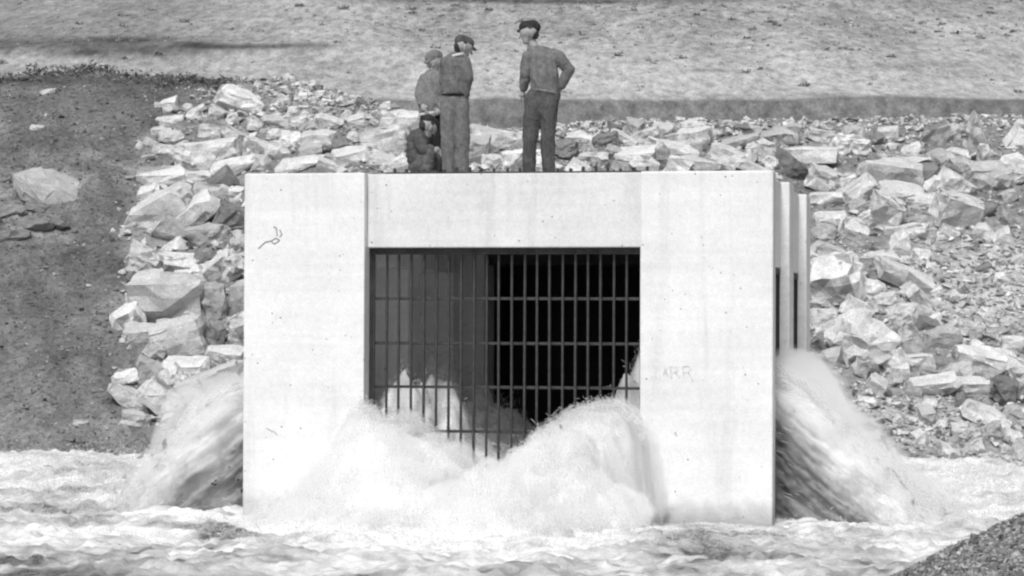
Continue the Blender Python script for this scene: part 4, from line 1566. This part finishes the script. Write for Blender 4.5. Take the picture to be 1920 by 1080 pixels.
M_SKIN = mat_plain("weathered_skin", .30, .6, 18, .18, bd=.003)
M_HAIR = mat_plain("dark_hair", .045, .8, 80, .3)
M_BOOT = mat_plain("worn_leather", .05, .6, 30, .3)
M_JKT_A = cloth_mat("blouson_grey", .155)
M_TRS_A = cloth_mat("trousers_dark", .085)
M_JKT_B = cloth_mat("denim_jacket", .13)
M_TRS_B = cloth_mat("trousers_faded", .15)
M_JKT_C = cloth_mat("coat_light", .18)
M_BLACK = cloth_mat("cloth_black", .022)
M_CAP = cloth_mat("cap_dark", .035)
M_CAP_L = cloth_mat("cap_light", .17)
M_WHITE = cloth_mat("cloth_white", .55, .1)


def hand_caps(J, wrist, palm, fdir, out, thumb, sc=1.0):
    """palm, four curled fingers of different length and a thumb off its side; all in local metres"""
    wrist, palm, fdir, out, thumb = map(Vector, (wrist, palm, fdir, out, thumb))
    c = [(wrist, .028 * sc, palm, .036 * sc, 1.0)]
    for i, (L, sp) in enumerate(((.066, -1.2), (.078, -.4), (.072, .4), (.056, 1.2))):
        k = palm + thumb.normalized() * (-sp * .017 * sc) + fdir.normalized() * .03 * sc
        m = k + fdir.normalized() * L * .5 * sc
        e = m + (fdir.normalized() * .6 + out.normalized() * .8).normalized() * L * .5 * sc
        c += [(palm, .014 * sc, k, .0095 * sc, 1.0), (k, .0095 * sc, m, .0085 * sc, 1.0), (m, .0085 * sc, e, .007 * sc, 1.0)]
    t0 = wrist.lerp(palm, .55)
    t1 = t0 + (thumb.normalized() * .8 + fdir.normalized() * .5).normalized() * .05 * sc
    t2 = t1 + (fdir.normalized() + out.normalized() * .4).normalized() * .032 * sc
    c += [(t0, .014 * sc, t1, .011 * sc, 1.0), (t1, .011 * sc, t2, .009 * sc, 1.0)]
    return c


def head_caps(c, face, up, sc=1.0):
    """skull, jaw, brow, nose, mouth, chin, ears about the centre c; face points where the man looks"""
    c, f, u = Vector(c), Vector(face).normalized(), Vector(up).normalized()
    f = (f - u * f.dot(u)).normalized()
    s = u.cross(f)
    q = lambda a, b_, d=0.0: c + (f * a + u * b_ + s * d) * sc
    k = [(q(-.025, .02), .088 * sc, q(.02, .022), .086 * sc, 1.0), (q(.015, -.02), .07 * sc, q(.035, -.075), .05 * sc, 1.0), (q(.065, -.095), .022 * sc, q(.06, -.09), .022 * sc, 1.0),
         (q(.09, .022, -.035), .014 * sc, q(.09, .022, .035), .014 * sc, 1.0), (q(.095, .005), .011 * sc, q(.118, -.028), .014 * sc, 1.0),
         (q(.08, -.062, -.02), .011 * sc, q(.08, -.062, .02), .011 * sc, 1.0), (q(.07, -.018, -.045), .02 * sc, q(.07, -.018, .045), .02 * sc, 1.0)]
    for e in (-1, 1):
        k.append((q(-.012, .01, .088 * e), .013 * sc, q(-.005, -.03, .084 * e), .011 * sc, 1.0))
    return k, q


def eyes(fig, q, sc=1.0):
    """dark eyes and brows under the cap"""
    for e in (-1, 1):
        fig.add("eye", skin("eye", [(q(.083, -.004, .030 * e), .012, q(.080, -.004, .044 * e), .011, 1.0)], .004, 0, smooth=1), M_HAIR)


class Figure:
    def __init__(self, name, px, Y, label, group="men standing and sitting on the outlet roof"):
        o = at(px, 321, Y)
        self.o = np.array([o[0], Y, ZT])
        self.Y = Y
        self.root = bpy.data.objects.new(name, None)
        COL.objects.link(self.root)
        self.root.location = self.o
        tag(self.root, label, "person", group)

    def J(self, px, py, dy=0.0):
        return Vector(at(px, py, self.Y) - self.o) + Vector((0, dy, 0))

    def add(self, name, me, mat):
        return link(name, me, mat, self.root)


def boots(fig, name, ankles, toes):
    for a, t in zip(ankles, toes):
        a, t = Vector(a), Vector(t)
        me = skin(name, [((a.x, a.y, .12), .055, (a.x, a.y, .05), .05, 1.0), ((a.x, a.y - .03 * (1 if t.y > a.y else -1), .045), .045, (t.x, t.y, .035), .036, 1.0)], .012, 0)
        fig.add("boot", me, M_BOOT)


def leg(J, hip, knee, ank, r=(.10, .075, .06), flat=1.0):
    return [(hip, r[0], knee, r[1], flat), (knee, r[1], ank, r[2], flat)]


def ring(c, rx, ry, r, tilt=0.0, n=22, a0=0, a1=2 * math.pi):
    c = Vector(c)
    P = [c + Vector((rx * math.cos(a0 + (a1 - a0) * i / n), ry * math.sin(a0 + (a1 - a0) * i / n), tilt * rx * math.cos(a0 + (a1 - a0) * i / n))) for i in range(n + 1)]
    return [(P[i], r, P[i + 1], r, 1.0) for i in range(n)]


# --- the tall man on the right, back turned, looking down to his left
A = Figure("person", 1008, 31.15, "tall man in dark flat cap seen from behind, hand on his hip")
J = A.J
hc, q = head_caps(J(992, 63), (-.93, .25, -.28), (-.12, .05, .99))
lw, rw = J(981, 168, .06), J(1052, 164, .02)
body = hc + [(J(996, 78, .02), .055, J(1008, 98, .01), .062, 1.0), (J(1016, 112), .15, J(1020, 165), .13, .62), (J(1014, 188), .10, J(1014, 195), .10, .7),
             (J(990, 108), .05, J(984, 140), .045, 1.0), (J(984, 140), .042, lw, .03, 1.0), (J(1048, 106), .05, J(1068, 130), .042, 1.0), (J(1068, 130), .04, rw, .03, 1.0)]
body += leg(J, J(1000, 200), J(994, 258), J(991, 322), (.085, .055, .042)) + leg(J, J(1028, 200), J(1027, 258), J(1029, 322), (.085, .055, .042))
body += hand_caps(J, lw, J(979, 177, .07), (-.15, .1, -1), (.2, .8, 0), (0, 1, 0)) + hand_caps(J, rw, J(1046, 171, .06), (-.7, .5, -.5), (-.4, .6, -.3), (.2, .2, 1))
A.add("body", skin("body", body, .0065, smooth=2), M_SKIN)
tor = [(J(1002, 104, .0), .082, J(1038, 106, .0), .085, .9), (J(1016, 114), .168, J(1020, 140), .172, .62), (J(1020, 140), .172, J(1022, 166), .158, .66), (J(1000, 93, .01), .066, J(1012, 101), .09, .9), (J(1006, 98), .08, J(1016, 108), .11, .8)]
arm = [(J(990, 108, .01), .077, J(985, 138, .0), .066, 1.0), (J(985, 138, .0), .064, J(982, 163, .05), .047, 1.0), (J(1046, 107, .0), .078, J(1067, 130, .0), .062, 1.0), (J(1067, 130, .0), .06, J(1053, 160, .02), .048, 1.0)]
M_SLV = cloth_mat("sleeve_grey", .145)
A.add("jacket", skin("jacket", tor, .010, .012, 5, 3, (10, 10, 5)), M_JKT_A)
for i in (0, 2):
    A.add("sleeve", skin("sleeve", arm[i:i + 2], .010, .011, 6 + i, 3, (10, 10, 6)), M_SLV)
A.add("waistband", skin("waistband", ring(J(1022, 172), .150, .108, .017, -.16), .009, 0, smooth=2), M_WHITE if False else M_CAP_L)
A.add("trousers", skin("trousers", [(J(1000, 188), .105, J(1030, 188), .105, .85), (J(1008, 178), .11, J(1034, 180), .10, .8), (J(1012, 192), .125, J(1018, 206), .12, .8)] + leg(J, J(1001, 198), J(994, 258), J(991, 320), (.108, .084, .072)) + leg(J, J(1028, 198), J(1027, 258), J(1029, 320), (.108, .082, .07)), .010, .012, 8, 3, (13, 13, 4)), M_TRS_A)
A.add("hair", skin("hair", [(q(-.05, .0), .066, q(-.03, .03), .085, 1.0), (q(-.07, -.045), .035, q(-.07, -.02), .05, 1.0)], .008, .003, 9, 2), M_HAIR)
A.add("cap", skin("cap", [(q(-.06, .075), .072, q(.03, .078), .078, 1.0), (q(-.085, .062), .06, q(-.05, .09), .062, 1.0), (q(.05, .058, -.03), .03, q(.05, .058, .03), .03, 1.0), (q(.11, .046, -.045), .012, q(.11, .046, .045), .012, 1.0),
                                (q(.05, .052, -.05), .014, q(.125, .044, -.02), .012, 1.0), (q(.05, .052, .05), .014, q(.125, .044, .02), .012, 1.0), (q(.05, .052), .016, q(.13, .043), .012, 1.0)], .008, .004, 10, 2), M_CAP)
eyes(A, q)
boots(A, "boot", [J(991, 322), J(1029, 322)], [J(985, 322, .17), J(1036, 322, .17)])

# --- the young man in the middle, back turned, head bowed to his right
B = Figure("person", 852, 31.35, "young man in short denim jacket and faded trousers, head bowed, white collar showing")
J = B.J
hc, q = head_caps(J(869, 90), (.86, .3, -.42), (.32, .1, .94))
lw, rw = J(858, 184, .20), J(871, 180, -.02)
body = hc + [(J(863, 100, .02), .052, J(856, 112, .01), .06, 1.0), (J(854, 122), .14, J(852, 170), .12, .62), (J(852, 188), .10, J(852, 196), .10, .7),
             (J(836, 118, .02), .05, J(834, 150, .08), .042, 1.0), (J(834, 150, .08), .04, lw, .03, 1.0), (J(872, 118), .05, J(878, 150, -.06), .042, 1.0), (J(878, 150, -.06), .04, rw, .03, 1.0)]
body += leg(J, J(843, 205), J(843, 262), J(843, 322), (.085, .055, .042)) + leg(J, J(863, 205), J(866, 262), J(866, 322), (.085, .055, .042))
body += hand_caps(J, rw, J(873, 189, .03), (.1, .5, -.8), (-.4, .6, 0), (-.3, .6, .5)) + hand_caps(J, lw, J(867, 189, .16), (.8, -.1, -.5), (.2, -.6, 0), (0, .2, 1))
B.add("body", skin("body", body, .0065, smooth=2), M_SKIN)
tor = [(J(843, 116), .078, J(866, 117), .08, .9), (J(854, 124), .158, J(853, 150), .155, .62), (J(853, 150), .155, J(853, 170), .142, .66), (J(856, 108), .07, J(855, 116), .1, .8)]
arm = [(J(837, 118, .02), .074, J(834, 150, .08), .062, 1.0), (J(834, 150, .08), .06, J(855, 181, .19), .046, 1.0), (J(870, 118, -.01), .077, J(877, 150, -.06), .066, 1.0), (J(877, 150, -.06), .064, J(872, 176, -.03), .05, 1.0)]
B.add("jacket", skin("jacket", tor + arm, .010, .013, 15, 3, (10, 10, 5)), M_JKT_B)
B.add("collar", skin("collar", ring(J(858, 104), .078, .07, .018, .22), .008, 0, smooth=2), M_WHITE)
B.add("belt", skin("belt", ring(J(853, 178), .146, .105, .016, 0), .009, 0, smooth=2), M_BLACK)
B.add("trousers", skin("trousers", [(J(842, 192), .10, J(862, 192), .10, .85), (J(844, 182), .10, J(862, 182), .10, .8), (J(851, 192), .125, J(854, 206), .12, .85)] + leg(J, J(842, 203), J(841, 262), J(843, 320), (.104, .086, .076)) + leg(J, J(863, 203), J(866, 262), J(865, 320), (.106, .086, .076)), .010, .012, 18, 3, (13, 13, 4)), M_TRS_B)
B.add("hair", skin("hair", [(q(-.05, .0), .068, q(-.02, .03), .086, 1.0), (q(-.065, -.045), .036, q(-.065, -.02), .05, 1.0)], .008, .003, 19, 2), M_HAIR)
B.add("cap", skin("cap", [(q(-.06, .068), .072, q(.03, .07), .075, 1.0), (q(-.05, .115), .03, q(.05, .112), .03, 1.0), (q(.06, .05, -.05), .013, q(.135, .035, -.02), .012, 1.0), (q(.06, .05, .05), .013, q(.135, .035, .02), .012, 1.0), (q(.06, .05), .016, q(.145, .034), .012, 1.0)], .008, .004, 20, 2), cloth_mat("cap_grey", .085))
eyes(B, q)
boots(B, "boot", [J(843, 322), J(865, 322)], [J(840, 322, .17), J(870, 322, .17)])

# --- the one behind, facing the viewer and looking down
Cc = Figure("person", 812, 32.6, "person in light coat and brimmed cap, facing us behind the young man")
J = Cc.J
hc, q = head_caps(J(815, 118), (-.72, -.6, -.35), (-.2, -.15, .96))
lw = J(792, 196, -.06)
body = hc + [(J(816, 130, .02), .052, J(814, 140, .02), .06, 1.0), (J(812, 152), .14, J(811, 196), .13, .65), (J(811, 215), .13, J(812, 222), .13, .7),
             (J(797, 150), .05, J(789, 178, -.02), .042, 1.0), (J(789, 178, -.02), .04, lw, .03, 1.0), (J(828, 150), .05, J(834, 180), .042, 1.0), (J(834, 180), .04, J(826, 206, -.1), .03, 1.0)]
body += leg(J, J(803, 232), J(803, 280), J(803, 329), (.085, .055, .042)) + leg(J, J(820, 232), J(821, 280), J(821, 329), (.085, .055, .042))
body += hand_caps(J, lw, J(796, 205, -.10), (.4, -.3, -.8), (.5, -.4, 0), (.3, -.5, .6)) + hand_caps(J, J(826, 206, -.1), J(820, 213, -.14), (-.8, -.2, -.4), (-.2, .6, -.2), (0, -.3, 1))
Cc.add("body", skin("body", body, .0065, smooth=2), M_SKIN)
tor = [(J(800, 149), .08, J(826, 148), .08, .9), (J(812, 156), .16, J(810, 190), .165, .66), (J(810, 190), .165, J(809, 206), .15, .7), (J(814, 141), .07, J(813, 150), .1, .8)]
arm = [(J(797, 150), .077, J(789, 178, -.02), .066, 1.0), (J(789, 178, -.02), .064, J(792, 193, -.05), .05, 1.0), (J(827, 150), .076, J(834, 180), .066, 1.0), (J(834, 180), .062, J(828, 203, -.09), .05, 1.0)]
Cc.add("coat", skin("coat", tor + arm, .010, .014, 25, 3, (10, 10, 5)), M_JKT_C)
Cc.add("hem", skin("hem", ring(J(810, 213), .150, .11, .018, .12), .009, 0, smooth=2), M_WHITE)
Cc.add("trousers", skin("trousers", [(J(803, 222), .10, J(820, 222), .10, .85)] + leg(J, J(802, 230), J(802, 280), J(803, 328), (.104, .088, .078)) + leg(J, J(821, 230), J(822, 280), J(821, 328), (.104, .088, .078)), .010, .012, 28, 3, (13, 13, 4)), M_BLACK)
Cc.add("hair", skin("hair", [(q(-.05, .0), .068, q(-.02, .03), .086, 1.0)], .008, .003, 29, 2), M_HAIR)
Cc.add("cap", skin("cap", [(q(-.04, .07), .08, q(.03, .075), .08, 1.0), (q(-.02, .11), .05, q(.0, .11), .05, 1.0), (q(.05, .052, -.06), .014, q(.13, .03, -.025), .012, 1.0), (q(.05, .052, .06), .014, q(.13, .03, .025), .012, 1.0), (q(.05, .05), .018, q(.14, .028), .012, 1.0)], .008, .004, 30, 2), M_CAP_L)
eyes(Cc, q)
boots(Cc, "boot", [J(803, 329), J(821, 329)], [J(798, 329, -.17), J(824, 329, -.17)])

# --- the man squatting at the left, bent over his knees
Dd = Figure("person", 797, 31.85, "man in dark clothes squatting bent over his knees beside the young man's legs")
J = Dd.J
hc, q = head_caps(J(803, 240, -.05), (.72, .5, -.5), (.5, .2, .84))
body = hc + [(J(796, 246), .055, J(788, 256), .065, 1.0), (J(786, 262), .13, J(785, 292), .14, .75), (J(786, 304), .12, J(790, 306), .12, .9),
             (J(786, 262, -.1), .05, J(797, 283, -.16), .042, 1.0), (J(797, 283, -.16), .04, J(812, 284, -.16), .03, 1.0)]
body += [(J(788, 306, -.04), .075, J(806, 284, -.14), .06, 1.0), (J(806, 284, -.14), .055, J(800, 318, -.12), .042, 1.0), (J(792, 306, .1), .075, J(816, 286, .08), .06, 1.0), (J(816, 286, .08), .055, J(812, 318, .08), .042, 1.0)]
body += hand_caps(J, J(812, 284, -.16), J(818, 283, -.16), (1, .1, -.5), (-.2, .2, -1), (.2, -.2, 1), 1.05)
Dd.add("body", skin("body", body, .0065, smooth=2), M_SKIN)
Dd.add("jacket", skin("jacket", [(J(786, 258), .105, J(792, 254), .1, .95), (J(784, 264), .135, J(784, 292), .14, .8), (J(784, 292), .14, J(788, 304), .135, .9), (J(785, 262, -.1), .075, J(796, 282, -.15), .062, 1.0), (J(796, 282, -.15), .06, J(809, 284, -.16), .047, 1.0),
                                     (J(792, 260, .1), .075, J(812, 276, .1), .062, 1.0)], .010, .014, 35, 3), M_TRS_A)
M_GREY = cloth_mat("work_clothes", .12)
Dd.add("trousers", skin("trousers", [(J(788, 307, -.04), .10, J(806, 286, -.12), .083, 1.0), (J(806, 286, -.12), .08, J(800, 318, -.10), .068, 1.0), (J(793, 307, .1), .1, J(816, 288, .08), .083, 1.0), (J(816, 288, .08), .08, J(812, 318, .08), .068, 1.0), (J(784, 308), .12, J(796, 309), .11, .9)], .010, .011, 38, 3), M_GREY)
Dd.add("hair", skin("hair", [(q(-.05, .0), .068, q(-.02, .03), .086, 1.0)], .008, .003, 39, 2), M_HAIR)
Dd.add("cap", skin("cap", [(q(-.05, .07), .074, q(.03, .072), .076, 1.0), (q(.05, .05, -.04), .014, q(.12, .035, -.02), .011, 1.0), (q(.05, .05, .04), .014, q(.12, .035, .02), .011, 1.0), (q(.05, .05), .016, q(.125, .034), .012, 1.0)], .008, .004, 40, 2), M_CAP)
eyes(Dd, q)
boots(Dd, "boot", [J(800, 325, -.12), J(812, 325, .08)], [J(818, 325, -.13), J(830, 325, .07)])
